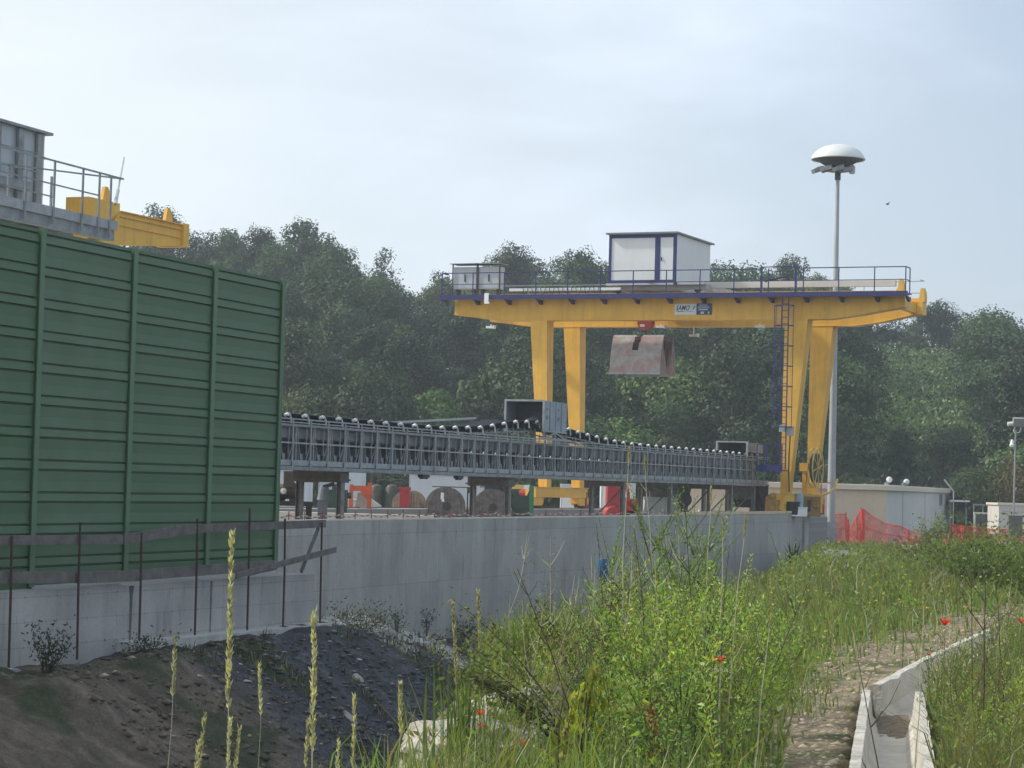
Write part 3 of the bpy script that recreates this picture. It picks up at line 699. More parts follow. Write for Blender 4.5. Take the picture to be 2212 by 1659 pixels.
for a in (math.pi*.95,math.pi*.72,math.pi*.5,math.pi*.28,math.pi*.05): mb.beam((xl+.17+.42*math.cos(a),ya-.15-.42*math.sin(a),2.7),(xl+.17+.42*math.cos(a),ya-.15-.42*math.sin(a),7.8),.025)
mb.build('cage_bar',BLU,gc)
mb=MB(); mb.bx(xl-.65,xl+.42,ya-.9,ya+.1,.86,.90); mb.bx(xl-.67,xl+.44,ya-.93,ya-.901,.82,1.10); mb.bx(xl-.69,xl-.671,ya-.9,ya+.1,.82,1.10); mb.build('landing',BLU,gc)
mb=MB()
for x,y in ((xl-.66,ya-.91),(xl-.25,ya-.91),(xl+.42,ya-.91),(xl-.66,ya+.08)): mb.bx(x-.02,x+.02,y-.02,y+.02,.9,1.95)
for z in (1.45,1.93): mb.bx(xl-.66,xl+.42,ya-.925,ya-.895,z,z+.03); mb.bx(xl-.675,xl-.645,ya-.89,ya+.08,z,z+.03)
mb.build('landing_railing',BLU,gc)
mb=MB(); mb.bx(xl+.05,xl+.3,ya-.2,ya-.05,2.5,2.8); mb.bx(xl+.34,xl+.62,ya-.1,ya+.05,2.35,2.75); mb.build('junction_box',GALV,gc)
mb=MB(); mb.path([(xl+.5,ya-.05,2.35),(xl+.45,ya,1.6),(xl+.42,ya+.1,.9),(xl+.4,ya+.3,0)],.03,5); mb.build('conduit',DARK,gc)
# trolley and cabin
c0,c1,cy0,cy1,cz0,cz1=tx(1312),tx(1456),-.12,4.45,8.90,11.0
mb=MB()
for y in (.2,4.1): mb.bx(c0+.1,c1+1.3,y,y+.25,8.62,8.88)
for x in (c0+.2,c1-.2,c1+1.1): mb.bx(x,x+.2,.451,4.099,8.62,8.88)
mb.bx(c0-.1,c1+1.35,-.2,.199,8.80,8.88)
mb.build('trolley_frame',M('trolley_pale',(.45,.45,.43),.6,.1,var=.15),gc)
for x in (c0+.3,c1+.9):
    for y in (.31,GW+.31): mb=MB(); mb.lathe([(.14,-.06),(.17,-.05),(.14,-.04),(.14,.05)],(x,y,8.64),16,'y'); mb.build('trolley_wheel',DARK,gc)
cb=MB(); cb.bx(c0,c1,cy0,cy1,cz0,cz1); cb=cb.build('cabin',WHT,gc)
mb=MB(); t=.10; yf=cy0-.03
xd0,xd1=tx(1411),tx(1420)
mb.bx(c0-.02,c0+t,yf,cy0-.002,cz0-.03,cz1); mb.bx(c1-t-.02,c1+.012,yf,cy0-.002,cz0-.03,cz1); mb.bx(c0+t,c1-t-.02,yf,cy0-.002,cz0-.03,cz0+.12); mb.bx(c0+t,c1-t-.02,yf,cy0-.002,cz1-.14,cz1); mb.bx(xd0,xd1+.05,yf,cy0-.002,cz0+.12,cz1-.14)
mb.bx(c1+.002,c1+.02,cy0-.002,cy0+.06,cz0-.03,cz1)
mb.build('cabin_frame',BLU,cb)
mb=MB(); mb.bx(xd1+.05,c1-t-.02,cy0-.015,cy0-.003,cz0+.12,cz1-.14); o=mb.build('cabin_door',WHT,cb)
mb=MB(); mb.bx(xd1+.09,xd1+.13,cy0-.06,cy0-.016,cz0+.95,cz0+1.1); mb.build('door_handle',BLACKP,o)
mb=MB(); mb.bx(c0-.12,c1+.12,cy0-.2,cy1+.25,cz1+.02,cz1+.09); mb.bx(c0-.02,c1+.02,cy0-.05,cy1+.05,cz1+.001,cz1+.019); mb.build('cabin_roof',M('roof_sheet',(.20,.205,.21),.6,.1),cb)
mb=MB(); mb.bx(xd0-.25,xd0-.02,yf-.1,yf-.002,cz0-.02,cz0+.1); mb.bx(c1-.05,c1+.1,yf-.08,yf-.002,cz0-.1,cz0+.02); mb.build('floodlamp',BLACKP,cb)
# hook block, ropes
xh=tx(1391,1.95); yh=2.05
mb=MB()
for dx in (-.22,-.12,.12,.22): mb.tube((xh+dx,yh,7.35),(xh+dx,yh,8.7),.015,n=5)
mb.build('hoist_rope',BLACKP,gc)
mb=MB(); ol=[(xh-.36,7.42),(xh+.36,7.42),(xh+.36,7.25),(xh+.27,7.06),(xh+.1,6.98),(xh-.1,6.98),(xh-.27,7.06),(xh-.36,7.25)]
mb.prism(ol,lambda x,z:(x,yh-.17,z),lambda x,z:(x,yh+.17,z)); hb=mb.build('hook_block',RED,gc,bevel=.02)
mb=MB(); mb.bx(xh-.22,xh,yh-.18,yh-.171,7.13,7.25); mb.build('capacity_plate',SIGNW,hb)
mb=MB(); mb.path([(xh,yh,6.98),(xh,yh,6.8),(xh+.08,yh,6.7),(xh+.05,yh,6.6),(xh-.07,yh,6.62)],.04,6); mb.build('hook',DARK,hb)
# under-girder lamps
for px,y in ((1056,GW-.2),(1424,GW-.15),(1496,GW+1.6),(1638,GW-.15)):
    x=tx(px,y); z=7.22 if y<GW else 6.95
    mb=MB(); mb.bx(x-.18,x+.18,y-.12,y+.04,z,z+.1); mb.bx(x+.18,x+.24,y-.14,y+.1,z-.02,z+.14)
    if y>GW: mb.bx(x-.02,x+.02,y-.02,y+.02,z+.1,8.2)
    else: mb.bx(x-.02,x+.02,y+.04,y+.1,z+.02,7.40)
    mb.build('underside_lamp',WHITE,gc)
# signs with their writing
def textmesh(txt,size,mat,parent,name,x,y,z,shear=0,bold=0):
    cu=bpy.data.curves.new(name,'FONT'); cu.body=txt; cu.size=size; cu.extrude=.004; cu.shear=shear; cu.offset=bold
    o=bpy.data.objects.new(name,cu); C.objects.link(o)
    dg=bpy.context.evaluated_depsgraph_get(); me=bpy.data.meshes.new_from_object(o.evaluated_get(dg)); bpy.data.objects.remove(o)
    me.materials.clear(); me.materials.append(mat)
    ob=bpy.data.objects.new(name,me); C.objects.link(ob); ob.parent=parent; ob.location=(x,y,z); ob.rotation_euler=(R(90),0,0); return ob
xa,xb,xc_=tx(1454.5),tx(1501.5),tx(1534.5); z0,z1=7.50,7.985
mb=MB(); mb.bx(xa,xb-.004,-.035,-.008,z0,z1); s1=mb.build('white_sign',SIGNW,gc)
tm=textmesh('SAMO',.30,INK,s1,'sign_lettering',xa+.05,-.037,z0+.20,.35,.004); tm.scale=(.74,1,1)
mb=MB(); mb.bx(xa+.09,xa+.42,-.039,-.036,z0+.135,z0+.16); mb.bx(xa+.46,xa+.85,-.039,-.036,z0+.14,z0+.15); mb.build('sign_underline',INK,s1)
mb=MB(); mb.prism([(xb-.17,z0+.22),(xb-.17,z0+.30),(xb-.12,z0+.38),(xb-.05,z0+.40),(xb-.05,z0+.31),(xb-.10,z0+.24)],lambda x,z:(x,-.039,z),lambda x,z:(x,-.036,z)); mb.build('sign_emblem',GRNINK,s1)
mb=MB(); mb.bx(xb+.004,xc_,-.035,-.008,z0+.01,z1); s2=mb.build('blue_sign',SIGNB,gc)
mb=MB()
for z,a,b_,h in ((.40,.12,.5,.035),(.31,.06,.58,.04),(.20,.10,.52,.06)): mb.bx(xb+a,xb+b_,-.039,-.036,z0+z,z0+z+h)
mb.bx(xb+.19,xb+.35,-.039,-.036,z0+.04,z0+.14); mb.bx(xb+.52,xb+.59,-.039,-.036,z0+.04,z0+.14)
mb.build('sign_print',SIGNP,s2)

# grab bucket hanging from the hook
gb=thing('grab_bucket','worn red and grey steel clamshell grab hanging from the crane hook','grab bucket',GP,-GA)
xg0,xg1=tx(1316,1.0),tx(1425,1.0); zt,zb_=6.74,5.02; yo=1.0; H=zt-zb_
outer=[(.46,1.0),(.36,.95),(.25,.80),(.12,.60),(.05,.38),(.0,.10),(-.02,.0)]
def shell(sgn,yc):
    m=MB(); th=.035
    pr=[(yc+sgn*(1.0-a),zb_+H*b_) for a,b_ in outer]; pr2=[(yc+sgn*(1.0-a-th),zb_+H*b_+ (0 if i<6 else .03)) for i,(a,b_) in enumerate(outer)]
    sl0,sl1=(xg0+xg1)/2-.10,(xg0+xg1)/2+.20
    for i in range(len(pr)-1):
        segs=((xg0,xg1),) if i>2 or sgn>0 else ((xg0,sl0-.05*i),(sl1-.05*i,xg1))
        for a,b_ in segs:
            m.add([(a,*pr[i]),(b_,*pr[i]),(b_,*pr[i+1]),(a,*pr[i+1]),(a,*pr2[i]),(b_,*pr2[i]),(b_,*pr2[i+1]),(a,*pr2[i+1])],[(0,1,2,3),(7,6,5,4),(0,4,5,1),(1,5,6,2),(2,6,7,3),(3,7,4,0)])
    return m
YC=yo+1.0
for sgn in (-1,1):
    sh=shell(sgn,YC).build('bucket_shell',GRABM,gb)
    for x in (xg0+.0,xg1-.04):
        pl=[(YC+sgn*(1.0-a-.036),zb_+H*b_) for a,b_ in outer]+[(YC+sgn*.55,zb_-.02),(YC+sgn*.22,zb_+.03),(YC+sgn*.20,zb_+.35),(YC+sgn*.40,zb_+.8),(YC+sgn*.60,zb_+1.25),(YC+sgn*.58,zb_+H*.95)]
        mb=MB(); mb.prism(pl,lambda y,z:(x+.003,y,z),lambda y,z:(x+.037,y,z)); mb.build('side_plate',GRABD,sh)
    mb=MB(); mb.bx(xg0-.02,xg1+.02,YC+sgn*1.0-.03 if sgn<0 else YC+.99,YC+sgn*.98+.02 if sgn<0 else YC+1.04,zb_-.04,zb_+.05); mb.build('cutting_lip',GALV,sh)
mb=MB(); mb.bx(xg0+.3,xg1-.2,YC-.35,YC+.4,zb_+.9,zt-.2); mb.bx(xg1-.199,xg1-.05,YC-.3,YC+.55,zb_+1.15,zt-.25); mb.prism([(YC-.3,zb_+1.2),(YC+.45,zb_+1.2),(YC+.1,zb_+.3),(YC-.05,zb_+.3)],lambda y,z:(xg1-.3,y,z),lambda y,z:(xg1-.1,y,z)); mb.build('closing_gear',DKRED,gb)
mb=MB(); 
for d in (-.1,.1): mb.beam((xh+d-.1,YC,zt-.15),(xh+d*.4,YC,6.66),.05)
mb.beam(((xg0+xg1)/2-.05,YC-.55,zt-.25),(xh,YC,6.6),.07); mb.build('lifting_link',DARK,gb)

# runway beams of the crane
for xc,lab in ((-11.6,'long pale concrete crane runway beam beneath the left crane legs'),(-.35,'concrete crane runway beam beneath the right crane legs')):
    rb=thing('runway_beam',lab,'runway beam',GP+gd*xc,-GA)
    y0=-26 if xc<-5 else -.9; hw=.55 if xc<-5 else .34
    y1=14 if xc<-5 else 5.3
    mb=MB(); mb.bx(-hw,hw,y0,y1,-2.6,-1.05); mb.build('beam',CONCB,rb)
    mb=MB(); mb.bx(-hw+.04,hw-.04,y0+.02,y1,-1.049,-1.02); mb.build('top_screed',CREAMC,rb)
    mb=MB(); mb.bx(-.05,.05,y0+.1,y1-.1,-1.019,-.985); mb.build('rail',DARK,rb)

# ------------------------------------------------------------------ second crane, silo and gallery behind the barrier
G2=Vector((at(392,500,64).x,64,0)); U2=Vector((.385,.923,0)).normalized()
g2=thing('gantry_crane','yellow crane girder end sticking out above the green barrier','gantry crane',G2,math.atan2(U2.y,U2.x))
zt2=at(392,487,64).z; zb2=at(395,531,64).z
mb=MB(); sl_=s_of(178,G2,U2)
sp_=s_of(246,G2,U2)
ol=[(0,zb2),(0,zt2),(sp_,zt2),(sp_,zt2+.22),(sl_,zt2+.22),(sl_,zb2-.9),(-5,zb2-.5)]
mb.prism(ol,lambda x,z:(x,0,z),lambda x,z:(x,.7,z))
for dz in (.0,): mb.bx(sp_+.01,.02,-.06,.76,zt2+.002,zt2+.03)
mb.bx(sp_,-.05,-.05,-.002,zt2-.13,zt2-.11); mb.bx(sp_,-.05,-.04,-.002,zb2+.20,zb2+.22); mb.build('girder',YEL,g2)
mb=MB(); mb.bx(.003,.28,-.08,.8,zb2-.02,zt2+.06); mb.build('end_plate',YEL,g2)
for x,z in ((-.25,zt2),(sp_-.25,zt2+.19)):
    mb=MB(); mb.prism([(x-.2,z+.032),(x+.2,z+.032),(x+.17,z+.3),(x+.05,z+.45),(x-.08,z+.45)],lambda a,z_:(a,.26,z_),lambda a,z_:(a,.36,z_)); mb.build('end_stop',YEL,g2)
mb=MB(); mb.path([(-1.1,.3,zt2+.06),(-.8,.32,zt2+.12),(-.5,.3,zt2+.07),(-.3,.3,zt2+.1)],.02,5); mb.build('rail_clamp',ORNG,g2)
mb=MB()
for x in (-5.6,-7.2,-8.8,-10.4): mb.bx(x-.02,x+.02,1.0,1.04,zt2+.25,zt2+1.25)
for z in (.75,1.23): mb.bx(-12,-5.58,1.0,1.04,zt2+z,zt2+z+.03)
mb.bx(-12,-5.9,.9,1.3,zt2+.25,zt2+.45); mb.bx(-9.8,-8.6,.95,1.2,zt2+.75,zt2+1.05); mb.build('rear_railing',GALVD,g2)
# service gallery
Q0=Vector((at(254,500,56).x,56,0)); sg=thing('service_gallery','galvanised service gallery with railing behind the green barrier','gallery',Q0,BANG)
zd=at(254,484,56).z
mb=MB(); mb.bx(-26,0,0,.02,zd-.16,zd+.06); mb.bx(-26,0,.021,1.5,zd-.06,zd-.02); mb.build('toe_plate',GALV,sg)
mb=MB(); mb.bx(-26,-.05,.06,.25,zd-.42,zd-.161); mb.bx(-26,-.05,1.2,1.4,zd-.42,zd-.061)
for i in range(13): mb.bx(-25.8+2*i,-25.7+2*i,.251,1.199,zd-.4,zd-.17)
mb.build('carrier_beam',GALVD,sg)
xsq=[s_of(px,Q0,UB) for px in (224,199,163,101,39,-40,-140)]
for s in xsq:
    mb=MB(); mb.bx(s-.035,s+.035,-.025,-.001,zd-.35,zd+1.12); mb.build('railing_post',GALVD,sg)
mb=MB(); mb.bx(-26,.18,-.03,.0,1.10+zd,1.14+zd); mb.bx(-26,xsq[1],-.03,.0,.56+zd,.59+zd); mb.beam((.15,-.015,zd+1.12),(-2.6,1.45,zd+1.12),.035); mb.bx(-26,-2.6,1.45,1.48,zd+1.10,zd+1.14); mb.bx(-26,-.6,1.45,1.48,zd+.6,zd+.63)
for s in (-.7,-2.6,-4.2): mb.bx(s-.03,s+.03,1.44,1.48,zd,zd+1.1)
mb.build('railing',GALVD,sg)
a=at(249,441,55.5); b_=at(268,340,56.6); ap=MB(); ap.tube(a-Q0*0,b_,.03,.02,n=6); ap.tube(a,a+(b_-a)*.3,.045,n=6)
o=ap.build('leaning_rod',M('pale_rod',(.5,.5,.5),.5,.2)); tag(o,'thin pale rod leaning at the end of the service gallery','rod')
# silo
Sp=at(92,430,60); sl=thing('steel_silo','square ribbed grey steel silo above the service gallery','silo',(Sp.x,60,0),BANG)
zs0=at(92,455,60).z; zs1=at(92,292,60).z
mb=MB(); mb.bx(-2.6,0,0,2.6,zs0-.3,zs1); mb.bx(-2.6,-.02,.0-.02,-.002,zs0-.1,zs0+.1)
mb.build('silo_body',M('silo_steel',(.40,.44,.46),.5,.15,var=.15,scale=1.2,streak=.35),sl)
mb=MB()
for x in (-.35,-1.25,-2.3): mb.bx(x-.12,x+.12,-.10,-.021,zs0-.2,zs1-.03)
for y in (.6,1.5,2.3): mb.bx(.002,.08,y-.08,y+.08,zs0,zs1-.03)
mb.build('stiffener',GALVD,sl)
mb=MB(); mb.bx(-2.75,.16,-.16,2.7,zs1+.001,zs1+.07); mb.build('silo_lid',GALVD,sl)
mb=MB(); mb.bx(.01,.45,.4,1.6,zs0-.2,at(100,338,60).z); mb.bx(-.02+.03,.55,.3,1.7,at(100,338,60).z+.001,at(100,332,60).z); mb.build('side_chute',GALVD,sl)
# ------------------------------------------------------------------ high mast lamp
MP=loc(1794,1160,108,-2.35)
hm=thing('high_mast','tall grey high mast with a white dome at its head','high mast',MP)
ztop=at(1808,345,108).z-MP.z
mb=MB(); mb.tube((0,0,-.3),(0,0,ztop-.2),.21,.085,n=20); mb.build('pole',M('mast_steel',(.36,.385,.40),.5,.45,var=.12,scale=1.5,streak=.3),hm,smooth=True)
mb=MB(); mb.lathe([(.0,.86),(.35,.84),(.72,.73),(1.02,.55),(1.2,.33),(1.27,.17),(1.25,.13),(1.2,.16)],(0,0,ztop-.15),40); mb.build('dome',DOME,hm,smooth=True)
mb=MB(); mb.lathe([(1.19,.155),(.9,.05),(.62,-.12),(.6,-.16),(.1,-.16)],(0,0,ztop-.15),32); mb.lathe([(.14,-.18),(.14,-.8),(.10,-.82)],(0,0,ztop-.15),14)
for k in range(8):
    a=k*math.pi/4; mb.beam((.3*math.cos(a),.3*math.sin(a),ztop-.27),(1.0*math.cos(a),1.0*math.sin(a),ztop-.04),.05)
mb.build('dome_underside',M('mast_dark',(.09,.09,.088),.6,.3,var=.3),hm)
mb=MB(); mb.lathe([(.55,-.45),(.62,-.40),(.62,-.33),(.5,-.33)],(0,0,ztop-.1),20); 
for k in range(4):
    a=k*math.pi/2+.5; mb.beam((.1*math.cos(a),.1*math.sin(a),ztop-.5),(.58*math.cos(a),.58*math.sin(a),ztop-.47),.05)
mb.build('lamp_ring',GALVD,hm)
for (dx,dy,yaw,tilt) in ((-.95,-.15,.2,.35),(-.6,-.55,-.3,.3),(-.1,-.7,.1,.35),(.3,-.5,.4,.3)):
    rot=Matrix.Rotation(yaw,3,'Z')@Matrix.Rotation(-tilt,3,'Y')
    mb=MB(); mb.box((dx,dy,ztop-.52),(.55,.42,.2),rot); mb.box((dx+.02,dy,ztop-.42),(.30,.26,.08),rot); mb.beam((dx,dy,ztop-.45),(dx*.6,dy*.6,ztop-.40),.04)
    h=mb.build('floodlight',GALVD,hm,bevel=.02)
    mb=MB(); mb.box(Vector((dx,dy,ztop-.52))+rot@Vector((-.01,0,-.106)),(.46,.34,.008),rot); mb.build('lamp_glass',GLASSD,h)
mb=MB(); mb.lathe([(.07,-.2),(.14,-.16),(.15,.12),(.11,.2),(.06,.22)],(.62,-.3,ztop-.5),12); mb.beam((.62,-.3,ztop-.3),(.5,-.2,ztop-.24),.04); mb.build('lamp_driver_box',M('driver_grey',(.45,.46,.45),.5),hm)
mb=MB(); mb.bx(-.25,.25,-.26,-.2,.2,1.0); mb.build('access_door',GALV,hm)

# ------------------------------------------------------------------ beige site building
BC=loc(1914,1150,112,0); UBd=Vector((.275,.961,0)).normalized(); bang=math.atan2(UBd.y,UBd.x)
sb=thing('site_building','long low cream site building with shade painted on its right side and a pale roof trim','building',(BC.x,BC.y,0))
zr=at(1914,1060,112).z; zr2=at(1914,1047.5,112).z; zg=-2.7
LW,RL=9.6,33.5
rgt=Matrix.Rotation(bang,4,'Z')
P0=Vector((0,0,0)); P1=UBd*RL; P2=P1+Vector((-LW,0,0)); P3=Vector((-LW,0,0))
mb=MB(); mb.prism([(P0.x,P0.y),(P1.x,P1.y),(P2.x,P2.y),(P3.x,P3.y)],lambda x,y:(x,y,zg),lambda x,y:(x,y,zr))
body=mb.build('wall',CREAM,sb)
body.data.materials.append(CREAMSH)
for p_ in body.data.polygons:
    if p_.normal.x>.7: p_.material_index=1  # right face, away from the sun, takes the painted shade
# panel joints on the side painted in shade grey, trim and windows
nrm=Vector((UBd.y,-UBd.x,0))
def bp(s,q,z): return UBd*s+nrm*q+Vector((0,0,z))
def panel(m,s0,s1,q0,q1,z0,z1):
    vs=[bp(s,q,z) for z in (z0,z1) for s,q in ((s0,q0),(s1,q0),(s1,q1),(s0,q1))]
    m.add(vs,[(3,2,1,0),(4,5,6,7),(0,1,5,4),(1,2,6,5),(2,3,7,6),(3,0,4,7)])
mb=MB()
for s in (6.9,18): panel(mb,s,s+.18,.002,.012,zg,zr-.02)
mb.build('wall_joint',M('joint_sealant',(.24,.24,.23),.8),sb)  # plain dark grey joint strips
mb=MB(); ov=.18
poly=[(P0.x+ov,P0.y-ov),(P1.x+ov+.02,P1.y+ov),(P2.x-ov,P2.y+ov),(P3.x-ov,P3.y-ov)]
mb.prism(poly,lambda x,y:(x,y,zr+.002),lambda x,y:(x,y,zr2)); mb.build('roof_trim',TRIM,sb,bevel=.03)
for s in (26.2,29.8):
    mb=MB(); panel(mb,s,s+1.5,.002,.05,zr-.72,zr-.08); w=mb.build('window_frame',M('window_grey',(.33,.33,.34),.5) if s<30 else bpy.data.materials['window_grey'],sb)
    mb=MB(); panel(mb,s+.1,s+1.4,.051,.056,zr-.67,zr-.12); mb.build('pane',M('pane_dull',(.16,.15,.17),.3) if s<30 else bpy.data.materials['pane_dull'],w)
mb=MB(); panel(mb,RL-.35,RL-.25,.02,.12,zg,zr-.03); mb.build('downpipe',TRIM,sb)
for px,py,lab in ((1919,1036,'white round roof floodlight nearer the mast on the cream building'),(1956,1041,'white round roof floodlight farther from the mast on the building roof')):
    q=at(px,py,114); lt=thing('roof_floodlight',lab,'floodlight',(q.x,q.y,zr2))
    h=q.z-zr2
    rot=Matrix.Rotation(.5,3,'Y')@Matrix.Rotation(R(-80),3,'X')
    mb=MB(); mb.bx(-.16,.0,-.12,.12,0,.14); mb.tube((-.06,0,.14),(-.02,0,h),.03,n=6); mb.build('bracket',GALV,lt)
    mb=MB(); prof=[(.05,-.08),(.11,-.06),(.15,0),(.14,.04),(.0,.045)]
    k0=len(mb.v); mb.lathe(prof,(0,0,0),16); mb.v=[tuple(rot@Vector(v)+Vector((.04,-.05,h))) for v in mb.v]; mb.build('lamp_head',WHITE,lt,smooth=True)
# small canopy pole behind the building corner
q0,q1=at(2040,1036,135),at(2060,1062,135)
mb=MB(); mb.tube(q0,q1,.05,n=6); mb.tube(q1,(q1.x,q1.y,-2.6),.04,n=6); o=mb.build('boom_barrier',M('arm_grey',(.4,.4,.38),.5)); tag(o,'raised pale boom barrier behind the corner of the cream building','boom barrier')
# ------------------------------------------------------------------ things behind on the right
def at_box(px0,px1,py0,D,zb,depth): 
    a=at(px0,py0,D); b_=at(px1,py0,D); return a.x,b_.x,D,D+depth,zb,a.z
x0,x1,y0,y1,z0,z1=at_box(2052,2112,1090,150,-2.5,2.6)
ct=thing('shipping_container','dark blue container with white lettering past the cream building','container',((x0+x1)/2,y0,z0)); w=(x1-x0)/2
mb=MB(); h=z1-z0
mb.bx(-w,w,.0,2.6,.1,h)
for i in range(12): xx=-w+.05+i*(2*w-.1)/12; mb.bx(xx,xx+.06,-.03,-.001,.2,h-.1)
mb.build('body',M('container_navy',(.025,.03,.055),.6,var=.2),ct)
mb=MB(); 
for k,xx in enumerate((-w,w-.08)): mb.bx(xx,xx+.08,-.05,-.031,.0,h+.02)
mb.bx(-w+.081,w-.081,-.05,-.031,h-.08,h+.02); mb.build('frame',M('container_frame',(.2,.2,.22),.5),ct)
mb=MB(); random.seed(4)
for r_ in range(4):
    xx=-w+.12
    while xx<w-.3:
        l=random.uniform(.08,.28); mb.bx(xx,xx+l,-.036,-.0315,h-.45-r_*.42,h-.45-r_*.42+random.uniform(.12,.26)); xx+=l+random.uniform(.05,.16)
mb.build('worn_lettering',M('faded_white_print',(.42,.43,.45),.7,var=.3),ct)
x0,x1,y0,y1,z0,z1=at_box(2053,2095,1080,140,-2.5,.2)
cn=thing('canopy','thin white canopy edge beside the cream building','canopy',((x0+x1)/2,140,-2.5)); w=(x1-x0)/2; h=z1+2.5
mb=MB(); mb.bx(-w,w,0,2,h-.1,h); mb.build('roof',WHITE,cn)
mb=MB(); 
for xx in (-w+.1,w-.1): mb.bx(xx-.04,xx+.04,.5,.58,0,h-.101)
mb.build('post',GALV,cn)
fr=thing('handrail_fence','grey steel pipe fence between the container and the white shed','fence',(at(2140,1100,138).x,138,-2.5))
w=at(2170,1100,138).x-at(2140,1100,138).x; h=at(2140,1091,138).z+2.5
mb=MB()
for z in (h,h-.5,h-1.0): mb.bx(-w*1.2,w*1.4,-.03,.03,z-.03,z+.03)
mb.build('rail',GALV,fr)
for i in range(5):
    mb=MB(); xx=-w*1.2+i*w*.65; mb.bx(xx-.03,xx+.03,.031,.08,0,h+.05); mb.build('post',GALV,fr)
x0,x1,y0,y1,z0,z1=at_box(2105,2165,1110,132,-2.5,2)
bb=thing('board_hoarding','dark hoarding with white top rail and pale notice','hoarding',((x0+x1)/2,132,-2.5)); w=(x1-x0)/2; h=z1+2.5
mb=MB(); mb.bx(-w,w,0,.06,.2,h); mb.build('panel',M('hoarding_dark',(.10,.105,.12),.7,var=.4,scale=5),bb)
mb=MB(); mb.bx(-w-.05,w+.05,-.03,.09,h+.001,h+.1); mb.bx(-w-.05,-w+.05,-.03,-.001,0,h); mb.build('frame',WHITE,bb)
mb=MB(); mb.bx(.1,w-.25,-.02,-.001,.75,1.35); mb.build('notice',M('notice_white',(.6,.6,.6),.6,var=.3,scale=6),bb)
x0,x1,y0,y1,z0,z1=at_box(2158,2300,1086,128,-2.5,3)
ws=thing('white_shed','white block shed behind the street lamp at the right','shed',((x0+x1)/2,128,-2.5)); w=(x1-x0)/2; h=z1+2.5
mb=MB(); mb.bx(-w,w,0,3,0,h-.12); mb.build('wall',M('shed_white',(.55,.53,.48),.8,var=.08,streak=.2),ws)
mb=MB(); mb.bx(-w-.08,w+.08,-.08,3.1,h-.119,h); mb.build('roof',TRIM,ws)
mb=MB(); mb.bx(-w+.8,-w+.84,-.01,-.001,0,h-.2); mb.bx(-w+1.7,-w+1.74,-.01,-.001,0,h-.2); mb.bx(-w+.2,-w+3,-.012,-.002,h-.5,h-.47); mb.build('panel_joint',M('joint_grey',(.3,.3,.28),.8),ws)
# street lamp on the right
LPp=loc(2188,1150,112,-2.4)
ls=thing('street_lamp','slim lamp post with floodlight box and white camera at the right edge','street lamp',LPp)
h=at(2191,935,112).z+2.4
mb=MB(); mb.tube((0,0,-.2),(.05,0,h),.05,.035,n=10); mb.tube((.05,0,h),(.05,0,h+.15),.05,n=8); mb.build('pole',GALV,ls)
mb=MB(); mb.path([(.05,0,h),(.22,0,h+.02),(.32,0,h+.2),(.28,0,h+.3)],.025,6); mb.path([(.05,0,h-.05),(-.05,0,h+.1),(.05,0,h+.35)],.025,6); mb.build('bracket',WHITE,ls)
mb=MB(); mb.box((.18,-.05,h+.52),(.55,.3,.42),Matrix.Rotation(.25,3,'X')); mb.box((.18,-.2,h+.46),(.45,.02,.32),Matrix.Rotation(.25,3,'X')); mb.build('floodlight',M('lamp_grey',(.22,.22,.21),.5),ls,bevel=.02)
mb=MB(); mb.tube((-.35,-.05,h+.42),(-.1,-.05,h+.45),.10,n=10); mb.build('camera_housing',WHITE,ls)
zc=at(2186,958,112).z+2.4
mb=MB(); mb.lathe([(.02,.2),(.06,.15),(.09,.0),(.13,-.08),(.10,-.16),(.0,-.2)],(-.12,-.03,zc),12); mb.beam((0,0,zc+.1),(-.12,0,zc+.15),.04); mb.build('dome_camera',WHITE,ls,smooth=True)
mb=MB(); mb.bx(-.28,.38,-.35,-.06,.55,1.55); mb.build('control_box',M('box_grey',(.13,.13,.13),.6),ls)
# ------------------------------------------------------------------ orange nets
def net(name,label,D,top,bot,posts,mid=None,folds=None):
    t=thing(name,label,'safety net',(at(top[0][0],1150,D).x,D,0)); O=t.location
    def ip(P,px):
        if px<=P[0][0]: return P[0][1]
        for (a,ya),(b_,yb) in zip(P,P[1:]):
            if px<=b_: return ya+(yb-ya)*(px-a)/(b_-a)
        return P[-1][1]
    a,b_=top[0][0],top[-1][0]; n=max(8,int((b_-a)/5)); vs=[]; m=9
    for i in range(n+1):
        px=a+(b_-a)*i/n; t_=at(px,ip(top,px),D); g=at(px,ip(bot,px),D)
        for k in range(m):
            q=t_.lerp(g,k/(m-1)); vs.append((q.x-O.x,.10*math.sin(i*.9+k*.4)*(.4+.6*k/(m-1))+.05*random.random(),q.z))
    mb=MB(); mb.add(vs,[(i*m+k,i*m+k+1,(i+1)*m+k+1,(i+1)*m+k) for i in range(n) for k in range(m-1)]); mb.build('net',NET,t,smooth=True,recalc=False)
    for f in (0,1)+((.5,) if mid else ()):
        mb=MB(); pts=[]
        for i in range(n+1):
            px=a+(b_-a)*i/n; q=at(px,ip(top,px)*(1-f)+ip(bot,px)*f,D); pts.append((q.x-O.x,.06*math.sin(i*.9)-.02,q.z))
        mb.path(pts,.022,5); mb.build('hem',NETD,t)
    for px in posts:
        q0=at(px,ip(top,px)-4,D); q1=at(px,ip(bot,px)+10,D); mb=MB(); mb.tube((q1.x-O.x,.12,q1.z),(q0.x-O.x,.12,q0.z),.025,n=6); mb.build('post',RUST,t)
    for px,w in folds or ():
        q0=at(px,ip(top,px),D); q1=at(px,ip(bot,px),D); mb=MB()
        mb.path([(q0.x-O.x,-.03,q0.z),((q0.x+q1.x)/2-O.x+.02,-.06,(q0.z+q1.z)/2),(q1.x-O.x,-.03,q1.z)],w,7); mb.build('net_fold',NETD,t)
    return t
